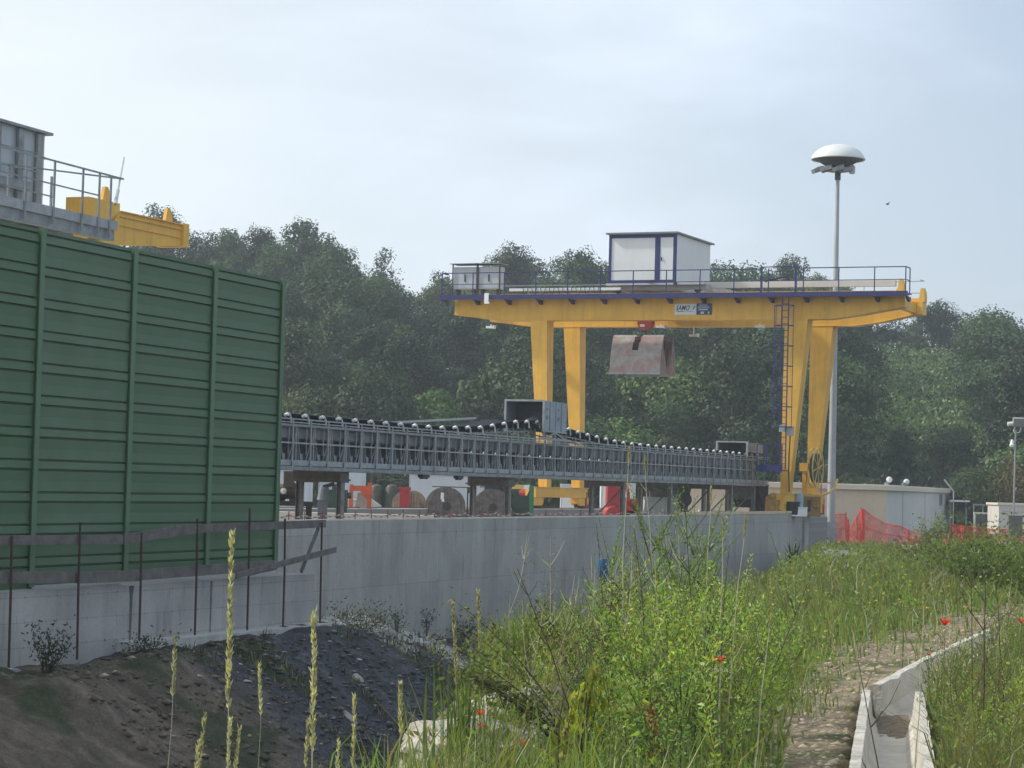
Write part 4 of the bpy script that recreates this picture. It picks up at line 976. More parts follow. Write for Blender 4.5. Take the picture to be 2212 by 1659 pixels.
net('safety_net','short sagging panel of orange net against the wall end',109,[(1786,1112),(1800,1110),(1828,1111),(1836,1140)],[(1786,1172),(1836,1174)],[1828],1,[(1831,.06)])
net('safety_net','tall peaked orange net stretched in front of the cream building',107,[(1834,1150),(1845,1128),(1858,1102),(1864,1099),(1885,1115),(1910,1130),(1950,1138),(1963,1146)],[(1834,1174),(1963,1180)],[1861],1,[(1862,.11),(1850,.05),(1961,.06)])
net('safety_net','low faded orange net under the shaded half of the building',108,[(1963,1146),(1990,1152),(2020,1150),(2052,1158)],[(1963,1182),(2052,1188)],[2010],1)
net('safety_net','low orange net with a sagging top at the right edge',112,[(2052,1132),(2075,1136),(2110,1139),(2150,1144),(2185,1142),(2240,1145)],[(2052,1172),(2240,1180)],[2075,2130,2190],1,[(2078,.09)])

# ------------------------------------------------------------------ yard clutter seen under the conveyor
YZ=-1.7
def base(px,D,z=YZ): return loc(px,1090,D,z)
def corr(name,lab,px0,px1,pyt,D,depth,mat,cat='container',ribs=22,rz=0):
    a=at(px0,pyt,D); b_=at(px1,pyt,D); w=(b_.x-a.x); h=a.z-YZ
    t=thing(name,lab,cat,(a.x,D,YZ),rz)
    mb=MB(); mb.bx(0,w,0,depth,.08,h)
    for i in range(ribs): xx=.06+(w-.12)*i/ribs; mb.bx(xx,xx+(w/ribs)*.45,-.035,-.001,.15,h-.1)
    mb.build('body',mat,t)
    mb=MB(); mb.bx(-.03,.05,-.05,-.036,0,h+.04); mb.bx(w-.05,w+.03,-.05,-.036,0,h+.04); mb.bx(.051,w-.051,-.05,-.036,h-.08,h+.04); mb.bx(-.03,w+.03,-.035,depth,h+.001,h+.05); mb.build('frame',M('frame_'+str(px0),(.45,.48,.52),.5),t)
    return t
CW=M('container_white',(.55,.60,.66),.5,var=.05,streak=.12)
corr('white_container','bluish white ribbed container behind the large cable drum',886,1046,1024,112,2.4,CW,ribs=30)
corr('white_container','white container behind the orange-red machine',690,785,1013,118,2.4,CW,ribs=16)
corr('white_container','white ribbed container beyond the left end of the conveyor',590,668,1016,116,2.4,CW,ribs=16)
corr('white_shed','cream office cabin behind the left crane leg',1213,1247,1047,126,2.4,WHT,'cabin',ribs=3)
corr('white_shed','white cabin with toothed roof edge behind the red machine',1300,1372,1044,124,2.4,WHT,'cabin',ribs=4)
corr('white_shed','cream cabin seen between the conveyor legs',1500,1590,1040,126,2.4,TRIM,'cabin',ribs=5)
corr('white_shed','cream cabin behind the right crane leg',1660,1745,1048,124,2.4,TRIM,'cabin',ribs=6)
# cable drums
def drum(label,px,py,r,D,yaw,mat,hub=True):
    q=at(px,py,D); t=thing('cable_drum',label,'cable drum',(q.x,D,q.z-r),yaw)
    for y in (-.45,.40):
        mb=MB(); mb.lathe([(.02,0),(r,0),(r,.06),(.02,.06)],(0,y,r),36,'y'); f=mb.build('flange',mat,t)
        if y<0:
            mb=MB()
            for i in range(-5,6):
                hh=math.sqrt(max(0,r*r-(i*.145*r/.75)**2))-.02; mb.bx(i*.145*r/.75-.005,i*.145*r/.75+.005,y-.004,y-.001,r-hh,r+hh)
            mb.build('plank_gap',DARK,f)
            if hub: mb=MB(); mb.lathe([(.13,-.03),(.16,-.02),(.16,0),(.05,0)],(0,y-.002,r),14,'y'); mb.build('hub_plate',DARK,f)
    mb=MB(); mb.lathe([(r*.55,-.389),(r*.55,.399)],(0,0,r),24,'y'); mb.build('barrel',RUB,t)
    return t
DRW=M('drum_wood',(.155,.135,.12),.9,var=.45,scale=5,streak=.3,bump=.3); DRB=M('drum_wood_brown',(.25,.19,.145),.9,var=.3,scale=5,streak=.25)
drum('large weathered grey cable drum with a white label',962,1093,.74,91,.15,DRW)
d2=drum('large grey cable drum with reddish rim beside a conveyor leg',1063,1095,.72,93,.1,DRW)
drum('small brown cable drum behind the red pillar',884,1092,.62,96,-.3,DRB)
q=at(955,1072,90); mb=MB(); mb.bx(-.06,.06,-.01,0,-.12,.14); mb.box((.03,-.004,-.16),(.1,.008,.1)); o=mb.build('paper_label',WHITE); o.location=(q.x,90.2,q.z); tag(o,'white paper label on the large weathered cable drum','label')
for px in (965,1052):
    q=at(px,1051,90); t=thing('drum_bracket','thin dark bar frame standing behind the '+('large labelled' if px<1000 else 'reddish rimmed')+' cable drum','bar',(q.x,93.5,YZ)); w=.85 if px<1000 else .4
    mb=MB(); mb.bx(-w*.8,w,-.03,.03,q.z-YZ-.04,q.z-YZ); mb.bx(w-.06,w,-.03,.03,q.z-YZ-.25,q.z-YZ-.041); mb.build('bar',DARK,t)
    mb=MB(); mb.bx(w-.12,w-.06,-.03,.03,0,q.z-YZ-.041); mb.build('post',DARK,t)
# red pillar
b=base(873,95); t=thing('red_pillar','red square pillar in front of the small brown drum','pillar',b); h=at(873,1052,95).z-YZ
mb=MB(); mb.bx(-.20,.20,0,.3,0,h); mb.bx(-.25,.25,-.03,.33,h-.14,h+.001); mb.build('column',RED,t); mb=MB(); mb.bx(-.35,.35,-.1,.4,-.01,.03); mb.build('foot_plate',DARK,t)
# orange-red frame machine with a concrete weight
b=base(777,86); t=thing('frame_machine','orange-red steel frame machine astride a pale concrete block','machine',b); h=at(777,1042,86).z-YZ
mb=MB(); mb.bx(-.40,-.26,0,.2,0,h-.08); mb.bx(.27,.42,0,.2,.5,h-.0); mb.bx(-.40,.42,.03,.17,h-.32,h-.12); mb.prism([(.0,h-.32),(.42,h-.32),(.42,h-.7),(.3,h-.68)],lambda x,z:(x,.02,z),lambda x,z:(x,.18,z)); mb.tube((.34,-.12,h-.35),(.34,.3,h-.35),.13,n=12); mb.build('frame',ORNG,t)
mb=MB(); mb.prism([(-.25,.3),(.36,.3),(.25,h-.38),(-.1,h-.38)],lambda x,z:(x,.25,z),lambda x,z:(x,.8,z)); mb.build('concrete_block',CONCL,t)
b=base(772,90); mb=MB(); mb.prism([(-.95,0),(.95,0),(.9,.75),(.55,.98),(-.35,.98),(-.7,.75)],lambda x,z:(x,0,z),lambda x,z:(x,.7,z)); o=mb.build('concrete_weight',CONCL,bevel=.03); o.location=b; tag(o,'sloped pale concrete weight block beneath the orange-red machine','concrete block')
# dark tanks
for i,(px,lab) in enumerate(((812,'dark green upright tank beside the orange-red machine'),(846,'dark green upright tank next to the small brown drum'))):
    b=base(px,97); t=thing('upright_tank',lab,'tank',b); h=at(px,1046,97).z-YZ
    mb=MB(); mb.lathe([(.26,.1),(.30,.2),(.30,h-.2),(.22,h-.05),(.06,h)],(0,0,0),18); mb.build('tank_body',M('tank_dark',(.07,.075,.06),.6,var=.4,scale=4) if i==0 else bpy.data.materials['tank_dark'],t,smooth=True)
    mb=MB(); mb.bx(-.34,-.28,-.1,.1,0,h+.15); mb.bx(.28,.34,-.1,.1,0,h+.15); mb.build('tank_frame',DKGRN,t)
    mb=MB(); mb.path([(0,0,h),(0,0,h+.15),(.3,0,h+.2),(.7,0,h+.12)],.03,6); mb.build('pipe',DKGRN,t)
# brown drive unit at the far left
b=base(640,60); t=thing('drive_unit','dark brown motor drive unit hanging below the left end of the conveyor','drive unit',b); H0=at(640,1083,60).z-YZ
mb=MB(); mb.bx(-.8,.45,-.3,.6,H0-.12,H0); mb.bx(-.65,-.5,0,.1,0,H0-.121); mb.bx(.25,.4,0,.1,0,H0-.121); mb.build('frame',DARK,t)
mb=MB(); mb.bx(-.35,.12,0,.5,H0+.35,H0+.78); mb.tube((-.6,.2,H0+.25),(.05,.2,H0+.25),.2,n=14); mb.bx(-.2,-.05,.1,.3,H0+.001,H0+.2); mb.bx(.05,.55,.15,.3,H0+.5,H0+.62); mb.prism([(-.55,H0),(-.35,H0),(-.15,H0+.34),(-.3,H0+.34)],lambda x,z:(x,.32,z),lambda x,z:(x,.45,z)); mb.build('gearbox',BROWN,t)
mb=MB(); mb.lathe([(.01,-.05),(.08,-.03),(.08,.03),(.01,.05)],(-.33,-.12,H0+.26),12,'y'); mb.lathe([(.01,-.05),(.06,-.03),(.06,.03),(.01,.05)],(.0,-.08,H0+.52),12,'y'); mb.build('hand_wheel',WHITE,t)
# grey-blue bollard box beside it
b=base(697,62); t=thing('pump_unit','grey-blue jacketed pump on a post by the left conveyor leg','pump',b)
h=at(697,1052,62).z-YZ; mb=MB(); mb.bx(-.12,.12,-.1,.1,.1,h-.35); mb.tube((0,0,h-.35),(.03,0,h),.16,.12,n=12); mb.build('jacket',M('jacket_grey_blue',(.17,.19,.22),.7,var=.3),t)
mb=MB(); mb.beam((0,0,h),(.3,0,h+.1),.1); mb.bx(-.2,.2,-.15,.15,0,.1); mb.build('arm',DARK,t)
b=base(728,84); t=thing('engine_block','small dark green engine standing on a skid before the white container','engine',b); h=at(728,1052,84).z-YZ
mb=MB(); mb.bx(-.35,.35,0,.5,.5,h-.1); mb.bx(-.2,.1,.05,.45,h-.099,h+.1); mb.tube((-.5,.2,h-.3),(.5,.2,h-.3),.12,n=10); mb.build('engine',DKGRN,t); mb=MB(); mb.bx(-.6,.6,-.05,.55,.0,.12); mb.bx(-.5,-.4,0,.5,.121,.5); mb.bx(.4,.5,0,.5,.121,.5); mb.build('skid',PALEBLUE,t)
b=base(735,75); mb=MB(); mb.bx(-2.3,3.0,-.3,.5,0,.62); mb.bx(-2.25,2.95,-.31,-.301,.3,.33); o=mb.build('concrete_step',CREAMC,bevel=.02); o.location=(b.x,76,YZ); tag(o,'long cream concrete step in front of the machines at the left','concrete step')
# green machine with yellow hood
b=base(1128,93); t=thing('generator','small green machine with a pale yellow and white hood','generator',b); h=at(1128,1046,93).z-YZ
mb=MB(); mb.prism([(-.42,.1),(.42,.1),(.42,h-.18),(.3,h-.18),(.18,h-.45),(-.3,h-.45),(-.42,h-.6)],lambda x,z:(x,0,z),lambda x,z:(x,.8,z)); mb.build('body',DKGRN,t)
mb=MB(); mb.bx(.28,.46,-.03,.83,.15,h-.17); mb.prism([(.0,h-.18),(.46,h-.18),(.42,h-.02),(.3,h)],lambda x,z:(x,-.04,z),lambda x,z:(x,.84,z)); mb.build('side_cover',MACHG,t)
mb=MB(); mb.prism([(-.44,h-.2),(.02,h-.2),(.04,h-.02),(-.38,h-.02)],lambda x,z:(x,-.05,z),lambda x,z:(x,.8,z)); mb.build('hood',YELL,t)
mb=MB(); mb.prism([(.021,h-.19),(.24,h-.19),(.29,h-.02),(.05,h-.02)],lambda x,z:(x,-.055,z),lambda x,z:(x,-.041,z)); mb.build('hood_panel',WHITE,t)
# red mixer
b=base(1348,95); t=thing('red_mixer','big rounded red mixing machine with a white stripe under the conveyor','mixer',b); h=at(1340,1044,95).z-YZ
mb=MB(); mb.prism([(-.72,.2),(.55,.15),(.62,.6),(.25,.95),(-.1,1.25),(-.22,h),(-.72,h),(-.72,1.2)],lambda x,z:(x,0,z),lambda x,z:(x,1.2,z)); mb.lathe([(.3,-.1),(.42,.2),(.45,.6),(.38,1.0),(.2,1.2)],(-.45,0,.62),20,'y'); mb.build('drum_body',RED,t,smooth=True,bevel=.05)
mb=MB(); mb.bx(-.70,-.2,-.006,-.001,h-.12,h-.01); mb.bx(.25,.6,-.02,-.001,.42,.6); mb.build('white_stripe',WHITE,t)
mb=MB(); mb.bx(.06,.8,0,1,.05,.75); mb.beam((-.1,.4,1.2),(.75,.4,1.05),.25); mb.beam((.1,.3,h+.0),(.25,.3,.8),.14); mb.build('chassis',RED,t)
mb=MB(); mb.bx(-.15,.6,.2,.9,.76,1.0); mb.bx(-.75,.8,-.05,1.1,.0,.05); mb.build('engine_bay',DARK,t)
# grey concrete tank
b=base(1425,88); t=thing('concrete_tank','pale grey concrete basin with machinery on top under the conveyor','basin',b); h=at(1425,1074,88).z-YZ
mb=MB(); mb.prism([(-.75,0),(.72,0),(.66,h),(-.55,h),(-.62,.45),(-.75,.4)],lambda x,z:(x,0,z),lambda x,z:(x,1.2,z)); mb.bx(-.6,.7,-.03,-.001,h-.12,h); mb.build('basin',M('basin_grey',(.30,.31,.30),.85,var=.2,scale=3,streak=.3),t)
mb=MB(); mb.bx(-.35,.35,.2,.8,h+.001,h+.22); mb.bx(-.5,-.4,.3,.5,h,h+.4); mb.prism([(-.5,h+.42),(.6,h+.42),(.5,h+.62),(-.3,h+.58)],lambda x,z:(x,.2,z),lambda x,z:(x,.7,z)); mb.build('top_machinery',BROWN,t)
mb=MB(); mb.prism([(-.8,0),(-.62,0),(-.6,.7),(-.7,.75),(-.78,.5)],lambda x,z:(x,-.25,z),lambda x,z:(x,-.04,z)); mb.build('plastic_sheet',M('sheet_white',(.55,.57,.57),.4,var=.2),t)
# tail pulley unit
b=base(1476,90); t=thing('pulley_unit','dark brown pulley bracket hanging next to the concrete basin','pulley',b); 
mb=MB(); mb.prism([(-.25,1.95),(.35,1.95),(.2,1.3),(.15,.2),(-.1,.2),(-.1,1.2)],lambda x,z:(x,0,z),lambda x,z:(x,.4,z)); mb.bx(-.15,.2,0,.4,0,.2); mb.build('bracket',BROWN,t); mb=MB(); mb.lathe([(.1,-.1),(.3,-.08),(.3,.3),(.1,.32)],(.02,-.05,1.3),18,'y'); mb.build('pulley',DARK,t)
# dark hopper
b=base(1610,98.5); t=thing('feed_hopper','dark grey feed hopper on legs near the right crane leg','hopper',b); h=at(1610,1053,98.5).z-YZ
mb=MB(); mb.prism([(-.62,h),(.35,h),(.35,h-.35),(.25,h-.5),(-.5,h-.5),(-.62,h-.38)],lambda x,z:(x,0,z),lambda x,z:(x,.9,z)); mb.build('hopper_body',M('hopper_grey',(.13,.135,.14),.6,.2,var=.3),t)
mb=MB(); mb.bx(-.5,.25,.05,.85,h-.85,h-.501); mb.build('gate',BLACKP,t)
for xx in (-.58,.3):
    for yy in (.0,.85): mb=MB(); mb.bx(xx-.04,xx+.04,yy,yy+.08,0,h-.36); mb.build('leg',GALVD,t)
mb=MB(); mb.bx(.45,1.0,.3,.5,0,h+.1); mb.beam((.6,.2,h),(1.15,.2,.1),.14); mb.build('frame',DARK,t)
for px,D,lab,m,w,h in ((1545,99,'stack of pale slabs on the yard edge below the conveyor',CONCL,.75,.95),(1567,101,'small white sack beside the pale slabs',WHITE,.3,.78)):
    b=base(px,D); t=thing('slab_stack' if w>.5 else 'sack',lab,'slabs' if w>.5 else 'sack',b)
    if w>.5:
        for k in range(5): mb=MB(); mb.bx(-w+.05*k%.12,w-.04*k%.1,0,.7,.17*k+.002,.17*k+.16); mb.build('slab',m,t)
    else: mb=MB(); mb.lathe([(.1,0),(.24,.08),(.26,h*.5),(.2,h*.85),(.06,h),(.09,h+.05)],(0,0,0),14); mb.build('bag',m,t,smooth=True)
# items at the foot of the right legs
b=base(1716,97.2,-1.02); t=thing('black_bin','black plastic tub below the cable reel','tub',(b.x-.1,b.y,-1.02)); mb=MB(); mb.lathe([(.26,0),(.30,.1),(.33,.55),(.36,.56),(.36,.62),(.28,.62)],(0,0,0),20); mb.build('tub',BLACKP,t,smooth=True)
b=loc(1731,1090,97.0,-1.02); t=thing('white_box','white box by the foot of the right crane legs','box',b); mb=MB(); mb.bx(-.26,.26,0,.4,0,.36); mb.bx(-.5,-.1,-.15,-.02,0,.07); mb.build('box',WHITE,t,bevel=.02); mb=MB(); mb.bx(-.28,.28,-.02,.42,.361,.40); mb.build('lid',WHITE,t)
b=loc(1726,1062,98.2,-1.02); t=thing('bucket','pale blue plastic drum standing behind the black tub','bucket',b); h=at(1726,1066,98).z+1.02; mb=MB(); mb.lathe([(.16,0),(.18,.1),(.2,h-.05),(.22,h)],(0,0,0),16); mb.build('bucket',PALEBLUE,t,smooth=True)
b=loc(1748,1080,99,-1.02); t=thing('motor_case','ochre motor case with a dark slot beside the right crane wheels','motor',b); mb=MB(); mb.bx(-.3,.5,0,.5,0,.85); mb.tube((.3,-.06,.55),(.3,.3,.55),.2,n=14); mb.build('case',bpy.data.materials['ochre_machine'],t,bevel=.03); mb=MB(); mb.bx(-.08,.06,-.02,-.001,.2,.7); mb.build('slot',BLACKP,t)
# bird
q=at(1917,441,160); mb=MB()
mb.lathe([(.01,-.16),(.05,-.08),(.06,.0),(.04,.1),(.015,.16)],(0,0,0),8,'x'); mb.add([(-.06,0,.02),(.06,0,.02),(.0,-.30,.12),(-.08,-.27,.12)],[(0,1,2,3)]); mb.add([(-.06,0,.02),(.06,0,.02),(.0,.30,.10),(-.08,.27,.10)],[(0,1,2,3)])
o=mb.build('bird',BLACKP); o.location=q; o.rotation_euler=(0,0,.6); tag(o,'tiny dark bird flying in the sky right of the mast','bird')

# ------------------------------------------------------------------ concrete drain
def drain(P,label,zoff=0):
    t=thing('drain_channel',label,'drain',(P[0][0],P[0][1],0)); O=Vector((P[0][0],P[0][1],0))
    sec=[(-.24,-.02),(-.24,.085),(-.175,.085),(-.155,-.12),(-.10,-.185),(.10,-.185),(.155,-.12),(.175,.085),(.24,.085),(.24,-.02),(.2,-.30),(-.2,-.30)]
    pts=[]
    for (xa,ya),(xb,yb) in zip(P,P[1:]):
        n=max(3,int(math.hypot(xb-xa,yb-ya)/.12))
        pts += [(xa+(xb-xa)*i/n,ya+(yb-ya)*i/n) for i in range(n)]
    pts.append(P[-1]); vs=[]; m=len(sec)
    for i,(x,y) in enumerate(pts):
        a=pts[max(0,i-1)]; b_=pts[min(len(pts)-1,i+1)]; d=Vector((b_[0]-a[0],b_[1]-a[1],0)).normalized(); nn=Vector((d.y,-d.x,0)); z=bank_z(x,y)+zoff
        for k,(q,h) in enumerate(sec):
            j=.004*noise.noise((x*5+k*3,y*5,k)) + (.03*max(0,noise.noise((x*1.6,y*1.6,k*9))-.3) if k in (1,2,7,8) else 0)
            vs.append(Vector((x,y,z+h-(abs(j) if k in (1,2,7,8) else 0)))+nn*(q+j)-O)
    fs=[(i*m+k,i*m+(k+1)%m,(i+1)*m+(k+1)%m,(i+1)*m+k) for i in range(len(pts)-1) for k in range(m)]+[tuple(range(m)),tuple(range((len(pts)-1)*m,len(pts)*m))[::-1]]
    mb=MB(); mb.add(vs,fs); mb.build('channel',DRN,t)
    return t,pts,O,zoff
DRN=M('drain_concrete',(.50,.475,.42),.9,var=.14,scale=3,bump=.45,bscale=22,dirt=(.27,.24,.19),dirtamt=.55)
t1,pt,O,_=drain(TR[:2],'pale concrete drain channel running up beside the gravel path')
mb=MB(); vs=[];n=8                                     # silt lying in the far end of the channel
x,y=TR[1]; d=Vector((TR[1][0]-TR[0][0],TR[1][1]-TR[0][1],0)).normalized(); nn=Vector((d.y,-d.x,0))
for i in range(13):
    for k in range(7):
        t=i/12; q=-.13+.26*k/6; h=.10*(t**1.3)*(1-.5*abs(k-4)/4)+.02*noise.noise((i*.7,k*.8,2))
        vs.append(Vector((x,y,bank_z(x,y)-.193+h))-d*(1.5*(1-t))+nn*q-O)
mb.add(vs,[(i*7+k,i*7+k+1,(i+1)*7+k+1,(i+1)*7+k) for i in range(12) for k in range(6)]); mb.build('silt',M('silt',(.20,.16,.115),.95,var=.4,scale=14,bump=.6,bscale=40),t1,smooth=True)
dx=.18
drain([(TR[1][0]+.10,TR[1][1]+.10),TR[2],TR[3]],'chipped concrete drain segment bending right behind the first one',.035)
# ------------------------------------------------------------------ vegetation helpers
def arrmesh(name,verts,faces_idx,sizes,cols,mat,smooth=False):
    me=bpy.data.meshes.new(name); nv=len(verts)
    me.vertices.add(nv); me.vertices.foreach_set('co',np.asarray(verts,dtype=np.float32).ravel())
    sizes=np.asarray(sizes,dtype=np.int32); starts=np.concatenate(([0],np.cumsum(sizes)[:-1])).astype(np.int32)
    me.loops.add(len(faces_idx)); me.loops.foreach_set('vertex_index',np.asarray(faces_idx,dtype=np.int32))
    me.polygons.add(len(sizes)); me.polygons.foreach_set('loop_start',starts)
    me.update(calc_edges=True); me.validate()
    ca=me.color_attributes.new('Col','FLOAT_COLOR','POINT')
    c4=np.ones((nv,4),dtype=np.float32); c4[:,:3]=cols; ca.data.foreach_set('color',c4.ravel())
    me.materials.append(mat); return me
def unit(a): return a/np.maximum(np.linalg.norm(a,axis=1,keepdims=True),1e-6)
def leaves(name,Cn,D,L,W,cols,mat,bend=.25,Nn=None):
    """pointed leaves: base, two sides, tip; D = pointing direction"""
    n=len(Cn); D=unit(D); r=unit(rng.normal(size=(n,3))) if Nn is None else unit(Nn); S=unit(np.cross(D,r)); U=np.cross(S,D)
    L=np.broadcast_to(np.asarray(L,dtype=float),(n,))[:,None]; W=np.broadcast_to(np.asarray(W,dtype=float),(n,))[:,None]
    v=np.empty((n,4,3)); v[:,0]=Cn; v[:,1]=Cn+D*L*.45+S*W*.5+U*L*bend*.3; v[:,2]=Cn+D*L-U*L*bend*.3; v[:,3]=Cn+D*L*.45-S*W*.5+U*L*bend*.3
    c=np.repeat(cols,4,axis=0)
    return arrmesh(name,v.reshape(-1,3),np.arange(n*4),np.full(n,4),c,mat)
def blades(name,B,H,Wd,lean,cols,mat):
    n=len(B); a=rng.uniform(0,2*np.pi,n); S=np.stack([np.cos(a),np.sin(a),np.zeros(n)],1); b=rng.uniform(0,2*np.pi,n)
    Ld=np.stack([np.cos(b),np.sin(b),np.zeros(n)],1)*lean[:,None]*H[:,None]; Z=np.array([0,0,1.])
    v=np.empty((n,5,3)); w=S*Wd[:,None]*.5; h=H[:,None]
    v[:,0]=B-w; v[:,1]=B+w; m=B+Ld*.3+Z*h*.58; v[:,2]=m-w*.8; v[:,3]=m+w*.8; v[:,4]=B+Ld+Z*h*(1-.25*lean[:,None])
    base=np.arange(n)[:,None]*5; f=np.concatenate([base+np.array([[0,1,3,2]]),base+np.array([[2,3,4]])],axis=1).ravel()
    sz=np.tile([4,3],n); return arrmesh(name,v.reshape(-1,3),f,sz,np.repeat(cols,5,axis=0),mat)
def obj_from(me,name,parent=None):
    o=bpy.data.objects.new(name,me); C.objects.link(o)
    if parent: o.parent=parent
    return o
LEAF=leafmat('leaf',.56,.2); TREELEAF=leafmat('tree_leaf',.25,.42,.6,(.76,.90,.84)); FAR=leafmat('hedge_leaf',.30,.15)
BARK=M('bark',(.085,.07,.055),.9,var=.3,scale=6); STEM=M('green_stem',(.10,.12,.04),.7,var=.3,scale=20); DRYST=M('dry_stem',(.065,.055,.04),.85,var=.35,scale=20); PALEST=M('pale_dry_stem',(.42,.40,.27),.8,var=.2,scale=20)

# ------------------------------------------------------------------ hill
SKY=[(-900,560),(-300,545),(200,545),(335,500),(380,545),(415,520),(480,512),(560,512),(640,512),(720,520),(750,550),(800,590),(850,640),(900,660),(960,660),(1010,640),(1090,590),(1130,575),(1250,565),(1300,595),(1400,605),(1600,605),(1700,620),(1800,650),(1900,685),(1980,690),(2040,692),(2090,690),(2120,715),(2170,735),(2230,735),(2600,760),(3400,830)]
def skyy(px):
    for (a,ya),(b_,yb) in zip(SKY,SKY[1:]):
        if px<=b_: return ya+(yb-ya)*(px-a)/(b_-a)
    return SKY[-1][1]
D0,D1=142.,236.
def hill_z(px,D):
    crest=at(px,skyy(px)+(135 if px<1500 else max(82,135-(px-1500)*.16)),D1).z
    t=max(0,(D-D0)/(D1-D0))
    if t<=1: return -2.5+(crest+2.5)*(t**.9)+1.2*noise.noise((px*.006,D*.05,4))*min(1,t*3)
    return crest-(D-D1)*.12
V=[];hp=list(range(-900,3401,50)); hd_=[D0-3+i*6 for i in range(17)]+[D1+8,D1+25,D1+80,D1+200]
for D in hd_:
    for px in hp:
        q=at(px,900,D); V.append((q.x,D,hill_z(px,D) if D>=D0 else -2.6))
nx=len(hp); FA=[(j*nx+i,j*nx+i+1,(j+1)*nx+i+1,(j+1)*nx+i) for j in range(len(hd_)-1) for i in range(nx-1)]
mb=MB(); mb.add(V,FA); hill=mb.build('hill',M('hill_floor',(.030,.042,.020),1,var=.45,scale=.35,bump=1,bscale=1.5,spec=.1),smooth=True); tag(hill,'steep hillside under the trees',None,None,'structure')
# ------------------------------------------------------------------ trees
def tree_proto(seed,H,Wd,style,col,n=3400,leaf=.255):
    n=int(n*(1.5 if style!='airy' else .85))
    r=np.random.default_rng(seed); rr=random.Random(seed)
    root=thing('tree','leafy tree','tree')
    blobs=[]
    if style=='airy':
        for k in range(9):
            t=k/8; z=H*(.38+.6*t); w=Wd*.5*(1-.55*t)*rr.uniform(.3,1); a=k*2.4+rr.random()
            blobs.append((w*math.cos(a),w*math.sin(a),z,H*rr.uniform(.08,.13)))
    elif style=='wide':
        for k in range(13):
            a=k*2.4; w=Wd*.5*math.sqrt((k+.5)/13)*rr.uniform(.75,1.05); z=H*(.45+.42*(1-(w/(Wd*.5))**2)+rr.uniform(-.06,.1))
            blobs.append((w*math.cos(a),w*math.sin(a),z,H*rr.uniform(.12,.19)))
    else:
        for k in range(12):
            a=k*2.4; t=rr.random(); z=H*(.3+.66*k/11); w=Wd*.42*math.sin(math.pi*(.22+.72*k/11))*rr.uniform(.5,1.05)
            blobs.append((w*math.cos(a),w*math.sin(a),z,H*rr.uniform(.11,.16)))
    mb=MB(); mb.path([(0,0,-1),(.08,.05,H*.3),(-.05,.1,H*.6),(0,0,H*.9)],[H*.024,H*.02,H*.012,.02],7)
    for (x,y,z,R_) in blobs: mb.path([(0,0,z*.55),(x*.5,y*.5,z*.8),(x,y,z)],[H*.010,H*.006,.015],5)
    mb.build('trunk',BARK,root)
    P=[];Dn=[];cl=[];NN=[]
    tot=sum(b[3]**2 for b in blobs)
    for (x,y,z,R_) in blobs:
        m=int(n*R_**2/tot); d=unit(r.normal(size=(m,3))); rad=R_*(.45+.65*r.random(m)**.6)*(1+.35*np.sin(d[:,0]*5+x)*np.cos(d[:,1]*4+z))
        p=d*rad[:,None]*np.array([1.15,1.15,.85])+np.array([x,y,z]); P.append(p)
        no=unit(d*1.0+r.normal(size=(m,3))*.45+np.array([0,0,.25])); dd=np.cross(no,r.normal(size=(m,3)))+np.array([0,0,-.2]); Dn.append(dd); NN.append(no)
        k=r.uniform(.72,1.25)*(.75+.5*r.random(m)); c=np.array(col)[None]*k[:,None]; c[:,0]*=1+.25*(r.random(m)-.4); cl.append(c)
    P=np.concatenate(P);Dn=np.concatenate(Dn);cl=np.concatenate(cl);NN=np.concatenate(NN)
    P=P-unit(Dn)*leaf*.5
    obj_from(leaves('crown',P,Dn,leaf*r.uniform(.7,1.3,len(P)),leaf*.7,cl,TREELEAF,.25,NN),'crown',root)
    return root
DG=(.052,.085,.034); MG=(.075,.115,.042); LG=(.15,.21,.055)
protos=[tree_proto(1,8.5,5.5,'round',DG,4200),tree_proto(2,9.0,6.5,'wide',DG,4600),tree_proto(3,8.0,5.5,'wide',MG,4200),tree_proto(4,7.0,5.0,'round',MG,3800),tree_proto(5,9.5,6,'round',(.046,.074,.03),4600),tree_proto(6,6.0,5.5,'wide',(.05,.085,.028),3600)]
airy=[tree_proto(11,10.5,4.0,'airy',(.062,.092,.04),2400,.25),tree_proto(12,9,3.6,'airy',(.055,.08,.035),2000,.25),tree_proto(13,9.5,5.2,'airy',(.07,.105,.045),2600,.25)]
light=[tree_proto(21,5.5,5.0,'wide',LG,3400,.24),tree_proto(22,4.6,4.4,'round',(.085,.13,.037),3000,.24)]
used=set()
def put(pr,px,D,s,label,group,z=None,lab=None):
    o=pr if pr.name not in used else copy_tree(pr); used.add(o.name); used.add(pr.name)
    q=at(px,900,D); o.location=(q.x,D,(hill_z(px,D) if z is None else z)-.2); o.rotation_euler=(random.uniform(-.05,.05),random.uniform(-.05,.05),random.uniform(0,6.28)); o.scale=(s*random.uniform(.9,1.12),s*random.uniform(.9,1.12),s)
    o['label']=label; o['group']=group; o['category']='tree'; return o
random.seed(21)
GT='trees packed on the wooded hillside'; LT='dark green leafy tree packed among others on the wooded hillside'
cnt=0; row=0; D=D0+1
